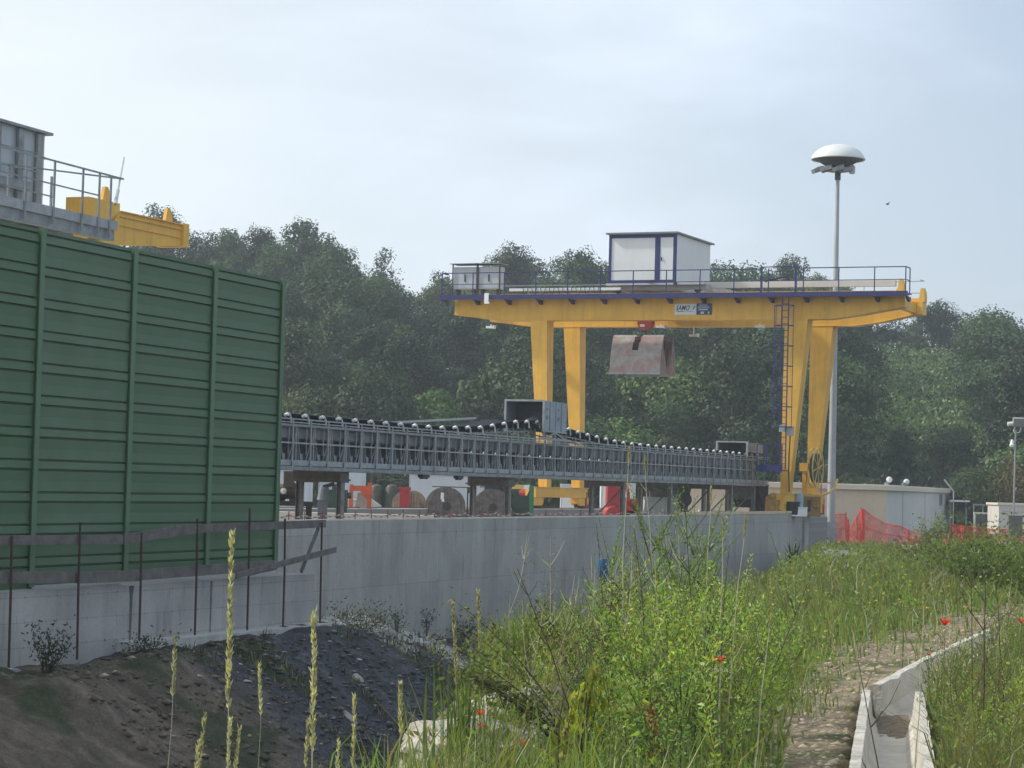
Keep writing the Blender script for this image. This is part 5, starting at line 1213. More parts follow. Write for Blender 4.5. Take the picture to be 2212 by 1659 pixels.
while D<D1+6 and cnt<262:
    st=4.6 if D<D1-12 else 3.9
    px=330+random.uniform(0,60)
    while px<2290:
        pj=px+random.uniform(-25,25); Dj=D+random.uniform(-3.5,3.5)
        t=(Dj-D0)/(D1-D0)
        meadow=1845<pj<2115 and .22<t<.90
        hidden=pj<560 and t<.72
        if 1890<pj<2075 and Dj<152: hidden=True
        if not meadow and not hidden and cnt<262:
            o=put(random.choice(protos),pj,Dj,random.uniform(.68,1.08)*(.88 if D>D1-10 else 1)*(.74 if pj>1780 and t>.75 else 1)*(.62 if 1845<pj<2115 and t<.4 else 1),LT,GT); cnt+=1
        px+=F/D*st
    D+=8.2; row+=1
# tall loose trees that break the skyline
for px,py,k,s in ((336,445,0,1.),(405,505,1,1.),(432,508,1,.9),(487,502,2,1.),(565,508,0,1.),(632,512,2,1.05),(700,512,2,1.),(745,545,1,.9),(822,540,0,1.0),(800,600,1,.9),(945,592,1,.85),(1098,572,2,.8),(1135,560,1,.9),(1182,560,2,.9),(1232,553,2,1.05),(1262,565,1,.95),(1300,600,1,.8),(1585,596,1,.75),(1612,598,2,.7),(1985,672,2,.95),(2008,668,1,.95),(2082,680,0,.9),(2204,700,1,1.1),(1940,690,1,.8)):
    pr=airy[k]; Dx=D1+random.uniform(-2,4); Hh=(10.5,9,9.5)[k]*s*1.0
    put(pr,px,Dx,s,'loose feathery tree standing up along the hill skyline','loose trees on the skyline',z=at(px,py,Dx).z-Hh)
# lighter trees low on the hill
for i,(px,py,Dx,s,lab) in enumerate(((655,848,146,1.15,'bright yellow-green bush behind the left end of the conveyor'),(1075,800,152,1.5,'lighter green tree low on the slope left of the crane legs'),(1450,770,158,1.3,'lighter green tree below the hanging grab bucket'),(930,850,150,1.2,'lighter green tree above the middle of the conveyor'),(1330,900,146,1.1,'lighter green bush right of the left crane legs'),(1010,590,230,1.0,'pale tree at the skyline left of the electric cabinets'),(950,600,231,1.05,'pale green tree on the skyline between mast trees and crane'))):
    pr=light[i%2]; Hh=(5.5,4.6)[i%2]*s
    o=put(pr,px,Dx,s,lab,None,z=at(px,py,Dx).z-Hh)
    if 'group' in o: del o['group']
P=[];NN=[];cl=[];rw_=np.random.default_rng(88)
for side in ((-880,300),(2310,3380)):
    for k in range(150):
        px=rw_.uniform(*side); t=rw_.random(); D=D0+(D1-D0)*t; q=at(px,900,D); z0=hill_z(px,D)
        for b in range(3):
            m=170; d=unit(rw_.normal(size=(m,3))); Rb=rw_.uniform(1.2,2.1); c_=np.array([q.x+rw_.normal()*1.2,D+rw_.normal()*1.2,z0+rw_.uniform(1.5,6.5)])
            P.append(c_+d*Rb*(.5+.5*rw_.random((m,1))**.5)); NN.append(d+rw_.normal(size=(m,3))*.4); cl.append(np.array([.055,.09,.036])[None]*rw_.uniform(.7,1.3)*(.7+.5*rw_.random((m,1))))
P=np.concatenate(P);NN=np.concatenate(NN);cl=np.concatenate(cl)
o=obj_from(leaves('woodland',P,np.cross(NN,rw_.normal(size=P.shape)),.5,.36,cl,FAR,.25,NN),'woodland'); tag(o,'continuing woodland on both flanks of the hill','woodland',None,'stuff')
# meadow of low bushes on the right slope
P=[];
def hillpts(n,px0,px1,t0,t1,sd):
    r=np.random.default_rng(sd); out=[]
    for _ in range(n):
        px=r.uniform(px0,px1); t=r.uniform(t0,t1); D=D0+(D1-D0)*t; q=at(px,900,D); out.append((q.x,D,hill_z(px,D)))
    return np.array(out)
pts=hillpts(14000,1835,2125,.25,.93,5); n=len(pts)
h=rng.random(n); pts[:,2]+=h*1.3*(1+.6*np.sin(pts[:,0]*1.3)*np.cos(pts[:,1]*.9))
cl=np.array([.14,.215,.08])[None]*(.6+.7*rng.random(n))[:,None]
o=obj_from(leaves('meadow_growth',pts,rng.normal(size=(n,3))+np.array([0,0,.6]),rng.uniform(.25,.5,n),.22,cl,FAR),'meadow_growth'); tag(o,'light green low growth in a clearing on the right hillside','undergrowth',None,'stuff')
pts=hillpts(16000,300,2300,0,1,6); n=len(pts); pts[:,2]+=rng.random(n)*1.8
cl=np.array([.045,.072,.027])[None]*(.55+.8*rng.random(n))[:,None]
o=obj_from(leaves('undergrowth',pts,rng.normal(size=(n,3))+np.array([0,0,.4]),rng.uniform(.3,.6,n),.28,cl,FAR),'undergrowth'); tag(o,'dark undergrowth between the hillside trees','undergrowth',None,'stuff')
# rusty dry shrubs and a bare stem on the lower right slope
def shrub(px,D,z,w,h,n,col,label,leaf=.08,name='shrub',stems=9,mat=None,wood=BARK):
    q=loc(px,1000,D,z); t=thing(name,label,'shrub',q); mb=MB(); P=[];Dd=[]
    rr=random.Random(px); r=np.random.default_rng(px)
    for k in range(stems):
        a=k*2.4; e=Vector((w*.5*math.cos(a)*rr.uniform(.3,1),w*.5*math.sin(a)*rr.uniform(.3,1),h*rr.uniform(.55,1)))
        mid=e*.5+Vector((rr.uniform(-.1,.1)*w,rr.uniform(-.1,.1)*w,h*.08)); mb.path([(0,0,-.1),mid,e],[.006*h+.004,.004*h+.003,.002],5)
        m=n//stems; tt=r.random(m)**.7; base=np.array([(1-s_)**2*np.zeros(3)+2*s_*(1-s_)*np.array(mid)+s_*s_*np.array(e) for s_ in tt])
        P.append(base+r.normal(size=(m,3))*w*.085*(.4+tt[:,None])); Dd.append(r.normal(size=(m,3))+np.array(e/h)*.8+np.array([0,0,.1]))
    mb.build('stems',wood,t); P=np.concatenate(P);Dd=np.concatenate(Dd); P[:,2]=np.maximum(P[:,2],.02)
    cl=np.array(col)[None]*(.55+.85*r.random(len(P)))[:,None]
    obj_from(leaves('foliage',P,Dd,leaf*r.uniform(.7,1.4,len(P)),leaf*.45,cl,mat or LEAF),'foliage',t); return t
shrub(2195,140,-1.8,3.2,4.6,1500,(.17,.13,.055),'tall yellowish shrub beside the street lamp at the foot of the hill',.25,mat=FAR)
shrub(1830,140,-2.2,4,3.2,1600,(.05,.075,.03),'dark round shrub above the roof of the cream building',.25,mat=FAR)
shrub(2130,141,-2.3,4,3.6,1600,(.055,.085,.03),'dark green shrub behind the pipe fence',.25,mat=FAR)

# ------------------------------------------------------------------ bank vegetation
def gz(x,y): return height(x,y)
def okpt(x,y,m=.28): return trough_d(x,y)>m
def pathd(x,y):
    if not 7<y<42: return 9
    lp=interp(PATHL,y); rt=interp(TR,y) if y<28 else lp+1.4
    return max(lp-x, x-rt)      # >0 outside the path
def scatter(n,fx,fy,test,sd):
    r=random.Random(sd); o=[]
    tries=0
    while len(o)<n and tries<n*30:
        tries+=1; y=fy(r); x=fx(r,y)
        if test(x,y,r): o.append((x,y,gz(x,y)-.02))
    return np.array(o)
GC=np.array([.165,.25,.06])
def patch(P,amt=1.):
    return np.array([noise.noise((x*.9,y*.45,13.))+.5*noise.noise((x*2.3,y*1.1,29.)) for x,y,_ in P])*amt
def pcol(c,P):
    k=np.clip((patch(P)-.08)*2.2,0,.75)[:,None]; return c*(1-k)+np.array([.155,.15,.062])[None]*k*(.6+.7*rng.random((len(P),1)))
def gcol(n,base=GC,sd=0,dry=.12):
    r=np.random.default_rng(sd); k=.5+.85*r.random(n); c=base[None]*k[:,None]; c[:,0]*=.75+.6*r.random(n); m=r.random(n)<dry; c[m]=np.array([.24,.215,.10])*k[m][:,None]; return c
# foreground weeds zone
def pxx(px,y): return (px-CX)/F*y
A=scatter(9500,lambda r,y:edge_x(y)-.02+abs(r.gauss(0,.8))*1.2,lambda r:r.uniform(9.5,22),lambda x,y,r: pathd(x,y)>-.05 and x<interp(PATHL,y)+.05 and not (edge_x(y)-.3<x<edge_x(y)+.75 and y<17 and r.random()<.62),1)
n=len(A); H=rng.uniform(.18,.62,n)*(.6+.5*rng.random(n)); 
o=obj_from(blades('grass',A,H*np.clip(1+.9*patch(A),.4,1.6),rng.uniform(.006,.014,n),rng.uniform(.05,.6,n),pcol(gcol(n,sd=1),A),LEAF),'grass'); tag(o,'tangled green grass on the bank in front','grass',None,'stuff')
B=scatter(7000,lambda r,y:interp(TR,y)+.25+abs(r.gauss(0,.9)),lambda r:r.uniform(9,30),lambda x,y,r: trough_d(x,y)>.27 and x<pxx(2330,y),2)
n=len(B); o=obj_from(blades('grass',B,rng.uniform(.10,.46,n)*np.clip(1+1.2*patch(B),.3,1.7),rng.uniform(.005,.012,n),rng.uniform(.1,.9,n),pcol(gcol(n,sd=2,dry=.25),B),LEAF),'grass'); tag(o,'mixed green and dry grass right of the concrete drain','grass',None,'stuff')
Cc=scatter(30000,lambda r,y:r.uniform(max(edge_x(y)-.6,pxx(1150,y)),pxx(2330,y)),lambda r:17+ (92-17)*r.random()**1.5,lambda x,y,r: (pathd(x,y)>.05 or (r.random()<(.4 if pathd(x,y)>-.28 else .07))) and trough_d(x,y)>.3 and sq(x,y)[1]>.1,3)
n=len(Cc); yy=Cc[:,1]; H=(.16+.30*rng.random(n))*np.where(yy>62,.6,1.)*(1+.45*np.sin(Cc[:,0]*.9+2)*np.cos(yy*.31))*np.clip(.75+(yy-17)/110,.75,1.3)
c=gcol(n,np.array([.17,.25,.06]),3,.10); 
o=obj_from(blades('grass',Cc,H*np.clip(1+1.1*patch(Cc),.35,1.7),np.clip(yy*.0007,.008,.05),rng.uniform(.1,.85,n),pcol(c,Cc),LEAF),'grass'); tag(o,'green grass stretching from the path towards the wall end','grass',None,'stuff')
# broad small leaves mixed into the meadow
n=16000; idx=rng.integers(0,len(Cc),n); P=Cc[idx]+rng.normal(size=(n,3))*np.array([.1,.1,0]); P[:,2]+=.05+.32*rng.random(n)*np.clip(P[:,1]/40,.7,1.3)
o=obj_from(leaves('ground_cover',P,rng.normal(size=(n,3))+np.array([0,0,.5]),np.clip(P[:,1]*.0022,.04,.12),np.clip(P[:,1]*.0012,.022,.07),gcol(n,np.array([.15,.215,.055]),4,.05),LEAF),'ground_cover'); tag(o,'low leafy ground cover in the meadow behind the path','ground cover',None,'stuff')
n=330; idx=rng.integers(0,len(Cc),n); P=Cc[idx].copy(); P[:,2]+=.22+.28*rng.random(n)
keep=P[:,1]<48; P=P[keep]; n=len(P); P=np.repeat(P,5,axis=0); dirs=rng.normal(size=(n*5,3))*np.array([1,1,.35])+np.array([0,0,.35])
o=obj_from(leaves('yellow_blossom',P,dirs,np.clip(P[:,1]*.001,.018,.034),np.clip(P[:,1]*.0008,.015,.028),np.array([.50,.50,.12])[None]*(.7+.5*rng.random(n*5))[:,None],LEAF),'yellow_blossom'); tag(o,'scattered pale yellow blossoms in the meadow','blossom',None,'stuff')
n=12000; idx=rng.integers(0,len(A),n); P=A[idx]+rng.normal(size=(n,3))*np.array([.06,.06,0]); P[:,2]+=.04+.45*rng.random(n)**1.5; P=P[P[:,1]>12.2]; n=len(P)
o=obj_from(leaves('ground_cover',P,rng.normal(size=(n,3))+np.array([0,0,.3]),rng.uniform(.03,.07,n),rng.uniform(.014,.03,n),gcol(n,np.array([.15,.22,.05]),5,.06),LEAF),'ground_cover'); tag(o,'leafy tangle filling the weeds on the bank in front','ground cover',None,'stuff')
n=6000; idx=rng.integers(0,len(B),n); P=B[idx]+rng.normal(size=(n,3))*np.array([.06,.06,0]); P[:,2]+=.03+.4*rng.random(n)**1.5
o=obj_from(leaves('ground_cover',P,rng.normal(size=(n,3))+np.array([0,0,.3]),rng.uniform(.025,.06,n),rng.uniform(.012,.025,n),gcol(n,np.array([.145,.20,.055]),6,.12),LEAF),'ground_cover'); tag(o,'leafy tangle right of the concrete drain','ground cover',None,'stuff')
Dd_=scatter(11000,lambda r,y:r.uniform(max(pxx(2330,y),interp(TR,y)+1),pxx(3500,y)+3),lambda r:8+ (92-8)*r.random()**1.7,lambda x,y,r: True,33)
n=len(Dd_); yy=Dd_[:,1]; o=obj_from(blades('grass',Dd_,(.12+.3*rng.random(n))*np.clip(1+1.1*patch(Dd_),.35,1.7),np.clip(yy*.001,.012,.06),rng.uniform(.1,.85,n),pcol(gcol(n,np.array([.17,.25,.06]),9,.1),Dd_),LEAF),'grass'); tag(o,'open green grass farther right beyond the drain','grass',None,'stuff')
# thin growth on the far slope and at the wall foot
def slope_pt(r):
    s=r.uniform(-9,12); q=r.uniform(.5 if s>1 else 2.4,9); return W0.x+UW.x*s+NW.x*q, W0.y+UW.y*s+NW.y*q
S_=[];r=random.Random(9)
while len(S_)<7000:
    x,y=slope_pt(r); g=nse(x,y,.8,31)+.35*nse(x,y,2.7,33)
    if g>.1 or r.random()<.06: S_.append((x,y,gz(x,y)))
S_=np.array(S_); n=len(S_)
o=obj_from(blades('grass',S_,rng.uniform(.05,.22,n),rng.uniform(.012,.03,n),rng.uniform(.2,.9,n),gcol(n,np.array([.055,.072,.032]),7,.3),LEAF),'grass'); tag(o,'sparse dull grass on the slope below the kerb wall','grass',None,'stuff')
# stones
def stones(name,P,S,cols,mat,flat=.5):
    n=len(P); base=np.array([(1,0,0),(-1,0,0),(0,1,0),(0,-1,0),(0,0,1),(0,0,-1)],float); v=base[None]*S[:,None,None]*rng.uniform(.55,1.3,(n,6,1)); v[:,:,2]*=flat
    a=rng.uniform(0,6.28,n); ca,sa=np.cos(a)[:,None],np.sin(a)[:,None]; x=v[:,:,0]*ca-v[:,:,1]*sa; y=v[:,:,0]*sa+v[:,:,1]*ca; v[:,:,0]=x*1.3;v[:,:,1]=y; v+=P[:,None]
    f=np.array([(0,2,4),(2,1,4),(1,3,4),(3,0,4),(2,0,5),(1,2,5),(3,1,5),(0,3,5)]); fi=(np.arange(n)[:,None,None]*6+f[None]).ravel()
    return arrmesh(name,v.reshape(-1,3),fi,np.full(n*8,3),np.repeat(cols,6,axis=0),mat)
STN=M('stone',(1,1,1),.9,var=.2,scale=9,vcol=True,spec=.2)
G=scatter(4200,lambda r,y:r.uniform(interp(PATHL,y)-.15,(interp(TR,y) if y<28 else interp(PATHL,y)+1.6)),lambda r:10.5+30*r.random()**1.6,lambda x,y,r:trough_d(x,y)>.3,12); n=len(G); G[:,2]+=.015
k=rng.uniform(.6,1.35,n); o=obj_from(stones('gravel',G,(.006+.03*rng.random(n)**2.5)*(1+G[:,1]/60),np.array([.32,.265,.185])[None]*k[:,None],STN),'gravel'); tag(o,'loose tan gravel on the path beside the drain','gravel',None,'stuff')
S_=[];r=random.Random(10)
while len(S_)<9000:
    x,y=slope_pt(r); s,q=sq(x,y)
    if r.random()<(.3 if s<-7.5 else 1): S_.append((x,y,gz(x,y)+.01))
S_=np.array(S_); n=len(S_); sz=.012+.085*rng.random(n)**3.5; k=rng.uniform(.5,1.5,n)*np.where(rng.random(n)<.14,3.2,1); c=np.array([.095,.098,.108])[None]*k[:,None]
o=obj_from(stones('scree',S_,sz,np.clip(c,0,.6),STN,.35),'scree'); tag(o,'dark slate chips strewn down the slope','scree',None,'stuff')
S_=[]
while len(S_)<3200:
    s=r.uniform(-14,-5.5); q=r.uniform(1.5,9); x,y=W0.x+UW.x*s+NW.x*q, W0.y+UW.y*s+NW.y*q; S_.append((x,y,gz(x,y)+.005))
S_=np.array(S_); n=len(S_); o=obj_from(stones('clods',S_,.014+.085*rng.random(n)**4,np.array([.135,.112,.088])[None]*(rng.uniform(.6,1.35,n)*np.where(rng.random(n)<.05,2.8,1))[:,None],STN,.6),'clods'); tag(o,'brown soil clods and small stones on the bare slope','clods',None,'stuff')
# white chippings on the mound top
S_=[]
while len(S_)<1500:
    s=r.uniform(.3,8.5); q=r.uniform(.35,2.3)+max(0,s-2.5)*.2*r.random(); x,y=W0.x+UW.x*s+NW.x*q, W0.y+UW.y*s+NW.y*q; S_.append((x,y,gz(x,y)+.01))
S_=np.array(S_); n=len(S_); o=obj_from(stones('chippings',S_,.015+.06*rng.random(n)**2,np.array([.52,.51,.48])[None]*rng.uniform(.7,1.2,n)[:,None],STN,.5),'chippings'); tag(o,'white stone chippings on top of the slate mound','chippings',None,'stuff')
# boulders and slabs
def boulder(label,px,py,D,rx,ry,rz,seed,mat,name='boulder',sub=4):
    bm=bmesh.new(); bmesh.ops.create_icosphere(bm,subdivisions=sub,radius=1)
    for v in bm.verts:
        p_=v.co.copy(); f=1+.32*noise.noise(p_*1.1+Vector((seed,0,0)))+.16*noise.noise(p_*3+Vector((0,seed,0)))+.07*noise.noise(p_*8)
        c_=noise.cell(p_*2.2+Vector((seed,seed,0))) ; f+=.07*c_
        v.co=Vector((p_.x*rx,p_.y*ry,p_.z*rz))*f
    me=bpy.data.meshes.new(name); bm.to_mesh(me); bm.free(); me.materials.append(mat)
    o=bpy.data.objects.new(name,me); C.objects.link(o); q=at(px,py,D); o.location=q; o.rotation_euler=(0,0,seed); tag(o,label,'rock'); return o
ROCK=M('pale_limestone',(.36,.34,.295),.9,var=.3,scale=5,bump=.8,bscale=14,dirt=(.20,.17,.12),dirtamt=.7)
boulder('largest white limestone boulder on the bank behind the poppies',1120,1545,14.6,.24,.3,.16,1.3,ROCK)
boulder('layered pink-white boulder under the dark weeds',1165,1515,15.2,.16,.2,.12,2.1,ROCK)
boulder('low white boulder at the bottom edge of the picture',1005,1632,13.5,.38,.4,.22,4.2,ROCK)
boulder('broken pale boulder behind the lowest large poppy',1160,1622,13.9,.26,.25,.12,5.5,ROCK)
boulder('rounded tan boulder at the far end of the gravel path',2092,1318,37,.13,.12,.10,7.1,M('tan_rock',(.42,.32,.18),.9,var=.2,scale=8))
SLB=M('slab_grey',(.16,.165,.165),.9,var=.35,scale=3,bump=.4,bscale=15)
for i,(px,py,D,w,d,h,yaw,lab) in enumerate(((1815,1196,68,.5,1.0,.12,.2,'upper grey concrete slab lying by the wall end'),(1835,1225,65,.42,.8,.42,-.1,'thick grey concrete block below the slab at the wall end'),(1880,1208,70,1.2,1.3,.12,.35,'long grass-streaked concrete slab sloping beside the wall end'))):
    q=at(px,py,D); mb=MB(); mb.bx(-w,w,-d/2,d/2,-h,h*.3); o=mb.build('concrete_slab',SLB,bevel=.04); o.location=(q.x,D,q.z); o.rotation_euler=(.12,.10*(i-1)+.05,yaw); tag(o,lab,'slab')
for px,py,D,L_,w,lab in ((755,1450,43,.5,.10,'long pale splinter of stone on the dark slope'),(775,1420,45,.28,.12,'grey flat stone high on the dark slope'),(845,1655,39,.25,.12,'pale flat stone at the foot of the dark slope')):
    q=at(px,py,D); o=boulder(lab,px,py,D,L_*.5,w,.05,px,ROCK,sub=2); s,qq=sq(q.x,D); o.location.z=gz(q.x,D)+.03; o.rotation_euler=(0,.5,-.6)
# ------------------------------------------------------------------ individual weeds
def weed_proto(seed,h,nl,L,col,stemmat=STEM,branch=0,lean=.1,name='weed',cat='weed'):
    rr=random.Random(seed); r=np.random.default_rng(seed); t=thing(name,'green weed',cat); mb=MB(); P=[];Dd=[];Ls=[]
    def stem(p0,d,hh,n,r0):
        p=[p0]; dd=d.copy()
        for k in range(6): dd=(dd+Vector((rr.uniform(-.1,.1),rr.uniform(-.1,.1),.06))).normalized(); p.append(p[-1]+dd*hh/6)
        mb.path(p,[r0*(1-.8*k/6) for k in range(7)],5)
        for k in range(n):
            f=(.12+.88*k/n)*6; i=min(5,int(f)); q=p[i].lerp(p[i+1],f-i); a=k*2.4+rr.random()
            P.append(q); Dd.append((math.cos(a),math.sin(a),rr.uniform(-.3,1.7))); Ls.append(L*(1.15-.6*f/6)*rr.uniform(.7,1.2))
        return p
    p=stem(Vector((0,0,-.03)),Vector((rr.uniform(-lean,lean),rr.uniform(-lean,lean),1)).normalized(),h,nl,.0055)
    for b in range(branch):
        k=rr.randint(1,4); a=rr.uniform(0,6.28); stem(p[k],Vector((math.cos(a)*.6,math.sin(a)*.6,.8)).normalized(),h*rr.uniform(.25,.5),nl//3,.003)
    mb.build('stem',stemmat if seed%2 else DRYST,t); n=len(P)
    cl=np.array(col)[None]*(.6+.75*r.random(n))[:,None]; cl[:,0]*=.8+.5*r.random(n)
    obj_from(leaves('leaves',np.array([tuple(q) for q in P]),np.array(Dd),np.array(Ls),np.array(Ls)*.30,cl,LEAF,.5),'leaves',t); return t
Y1=(.24,.36,.07);Y2=(.17,.29,.07);Y3=(.30,.40,.075)
wp=[weed_proto(31,1.0,75,.058,Y1,branch=4),weed_proto(32,.85,70,.048,Y2,branch=4),weed_proto(33,1.15,90,.055,Y3,branch=5),weed_proto(34,.7,60,.046,Y2,branch=3),weed_proto(35,.95,95,.034,Y1,branch=6),weed_proto(36,1.3,85,.044,Y2,branch=5)]
def plant(pr,x,y,s,label,group,cat='weed',zoff=0,rz=None):
    o=pr if pr.name not in used else copy_tree(pr); used.add(o.name); used.add(pr.name)
    o.location=(x,y,gz(x,y)+zoff); o.rotation_euler=(random.uniform(-.12,.12),random.uniform(-.12,.12),random.uniform(0,6.28) if rz is None else rz); o.scale=(s,s,s)
    o['label']=label; o['category']=cat
    if group: o['group']=group
    elif 'group' in o: del o['group']
    return o
random.seed(77); k=0
while k<195:
    y=random.uniform(11,21); px=random.gauss(1440,175)
    if not 1080<px<1720: continue
    x=pxx(px,y)
    if pathd(x,y)<.1 or x<edge_x(y)-.1: continue
    if px<1260 and y<15.5 and random.random()<.75: continue
    hs=.62+.62*math.exp(-((px-1500)/170)**2)
    plant(random.choice(wp),x,y,hs*random.uniform(.7,1.12)*(.9 if y<13 else 1),'leafy yellow-green weed growing in the thick clump on the bank','weeds in the clump on the bank'); k+=1
k=0
while k<42:
    y=random.uniform(12,34); px=random.uniform(2010,2290); x=pxx(px,y)
    if trough_d(x,y)<.4 or x<interp(TR,y)+.3: continue
    plant(random.choice(wp),x,y,random.uniform(.35,.7),'leafy green weed growing right of the concrete drain','weeds right of the drain'); k+=1
k=0
while k<46:
    y=random.uniform(20,60); px=random.uniform(1560,2200); x=pxx(px,y)
    if pathd(x,y)<.3 or x<edge_x(y): continue
    plant(random.choice(wp),x,y,random.uniform(.45,.85),'leafy weed standing out of the meadow behind the path','weeds in the meadow'); k+=1
# dead stalks scattered among the weeds
dsp=[]
for sd_ in (3,8,15):
    t=thing('dry_stalk','dead stalk','stalk'); rr=random.Random(sd_); h=(.85,1.1,.7)[len(dsp)]; p=[(0,0,-.02)]
    for i in range(6): p.append((p[-1][0]+rr.uniform(-.03,.05),p[-1][1]+rr.uniform(-.03,.03),h*(i+1)/6))
    mb=MB(); mb.path(p,[.0048*(1-.75*i/6) for i in range(7)],5)
    for k in range(7):
        q=Vector(p[rr.randint(2,5)]); a=rr.uniform(0,6.28); e=q+Vector((math.cos(a)*.09,math.sin(a)*.09,rr.uniform(.08,.2))); mb.path([q,(q+e)/2+Vector((0,0,-.015)),e],[.0022,.0018,.001],4)
    mb.build('stem',DRYST if sd_!=8 else PALEST,t)
    r=np.random.default_rng(sd_); n=90; zz=h*(.5+.5*r.random(n)); obj_from(leaves('leaves',np.stack([r.normal(.02,.035,n),r.normal(0,.035,n),zz],1),r.normal(size=(n,3))+np.array([0,0,.5]),.018,.008,np.array([.20,.15,.07])[None]*(.5+.8*r.random(n))[:,None],LEAF),'leaves',t); dsp.append(t)  # the leaves object here is the stalk's loose seeds
k=0
while k<75:
    if k<40: y=random.uniform(11.5,19); px=random.uniform(1120,1680)
    else: y=random.uniform(12.5,26); px=random.uniform(2010,2240)
    x=pxx(px,y)
    if pathd(x,y)<.1 and k<40 or x<edge_x(y) or trough_d(x,y)<.3: continue
    if k<40: plant(random.choice(dsp),x,y,random.uniform(.75,1.2),'dead brown seeding stalk standing among the weeds of the bank clump','dead stalks in the bank clump')
    else: plant(random.choice(dsp),x,y,random.uniform(.5,.95),'dead brown seeding stalk standing in the grass right of the drain','dead stalks right of the drain')
    k+=1
# dark leaning mugwort-like clumps with drooping seed heads
def mug(px,D,h,lean,label,n=9,seed=0):
    x=pxx(px,D); t=thing('seeding_weed',label,'weed',(x,D,gz(x,D))); rr=random.Random(seed); mb=MB(); P=[];Dd=[]
    for k in range(n):
        a=lean+rr.uniform(-.45,.45); hh=h*rr.uniform(.65,1.05); p=[Vector((rr.uniform(-.06,.06),rr.uniform(-.1,.1),-.02))]; d=Vector((math.sin(a)*.55,rr.uniform(-.2,.2),1)).normalized()
        for i in range(9):
            d=(d+Vector((math.sin(a)*.10,0,-.02))).normalized(); p.append(p[-1]+d*hh/9)
        mb.path(p,[.006*(1-.75*i/9) for i in range(10)],5)
        for i in range(150):
            f=rr.uniform(3.2,9); j=min(8,int(f)); q=p[j].lerp(p[j+1],f-j)+Vector((rr.gauss(0,.034),rr.gauss(0,.036),rr.gauss(0,.034)))
            P.append(tuple(q)); Dd.append((rr.gauss(0,.6)+math.sin(a)*.6,rr.gauss(0,.6),rr.gauss(-.15,.5)))
    mb.build('stems',DRYST,t); m=len(P); r=np.random.default_rng(seed); cl=np.array([.105,.10,.04])[None]*(.5+.9*r.random(m))[:,None]; g=r.random(m)<.4; cl[g]*=np.array([.9,1.35,1.0])
    obj_from(leaves('seed_heads',np.array(P),np.array(Dd),r.uniform(.018,.045,m),r.uniform(.009,.018,m),cl,LEAF),'seed_heads',t); return t
mug(1275,13.2,1.2,-.95,'dark olive seeding weed leaning left over the white boulders',9,1)
mug(1330,14.2,1.05,-.35,'dark seeding weed in the middle of the bank clump',7,2)
mug(1420,12.6,.55,.25,'brownish seeding weed low in the bank clump',6,3)
# bare dark stalks and pale stems: (tip px, tip py, base px, distance)
def stalk(name,label,pt,pb,D,mat,r0=.006,twigs=3,seed=0,cat='stalk',seedhead=0,hcol=(.42,.40,.20)):
    xb=pxx(pb,D); zb=gz(xb,D); tip=at(pt[0],pt[1],D); t=thing(name,label,cat,(xb,D,zb)); rr=random.Random(seed); v=Vector((tip.x-xb,0,tip.z-zb)); p=[]
    n=8
    for i in range(n+1):
        f=i/n; p.append(Vector((v.x*f+ (.10*v.x)*math.sin(math.pi*f)*-1+rr.uniform(-.006,.006),rr.uniform(-.01,.01),v.z*f)))
    mb=MB(); mb.path(p,[r0*(1-.7*i/n) for i in range(n+1)],6)
    for k in range(twigs):
        i=rr.randint(3,n-1); q=p[i]; sgn=rr.choice((-1,1)); l=rr.uniform(.06,.22); mb.path([q,q+Vector((sgn*l*.45,rr.uniform(-.05,.05),l*.6)),q+Vector((sgn*l*.7,0,l*1.15))],[r0*.5,r0*.35,r0*.2],5)
    mb.build('stem',mat,t)
    if seedhead:
        P=[];Dd=[];m=int(seedhead*900); hs_=1 if D<6 else 1.6

        for k in range(max(60,m)):
            f=1-seedhead/ max(.01,v.length)*rr.random(); f*=n; i=min(n-1,int(f)); q=p[i].lerp(p[i+1],f-i); a=rr.uniform(0,6.28); P.append(tuple(q)); Dd.append((math.cos(a)*.45,math.sin(a)*.45,1.0))
        r=np.random.default_rng(seed+5); m=len(P); cl=np.array(hcol)[None]*(.5+.8*r.random(m))[:,None]
        obj_from(leaves('seed_head',np.array(P),np.array(Dd),r.uniform(.008,.016,m)*hs_,r.uniform(.0025,.0042,m)*hs_,cl,LEAF),'seed_head' if r0<.004 else 'leaves',t)  # on thicker stems the leaves object is a seed head too
    return t
for i,(pt,pb,D,tw,lab) in enumerate((((1115,1228),1290,12.2,4,'bare dark stalk leaning left above the olive seeding weed'),((1372,1142),1425,13.4,5,'forked dark stalk right of the blue marker post'),((1478,1092),1528,13.0,5,'tallest bare dark stalk in the middle of the clump'),((1405,1190),1440,14.5,4,'thin dark stalk beside the forked one'),((1575,1180),1560,13.5,2,'straight dark green stalk right of the tallest one'),((1290,1130),1330,15.5,5,'wiry dark twigs in front of the concrete wall'),((2128,1180),2140,13.5,4,'tall dark stalk in front of the gravel path end'),((2098,1215),2118,14.0,3,'second tall dark stalk left of its neighbour by the drain'),((1855,1425),1962,11.5,6,'arching bare twig leaning across the concrete drain'),((2150,1250),2185,15,5,'branching dark stalk near the right edge'))):
    stalk('bare_stalk',lab,pt,pb,D,DRYST,.006 if D<14 else .005,tw,i)
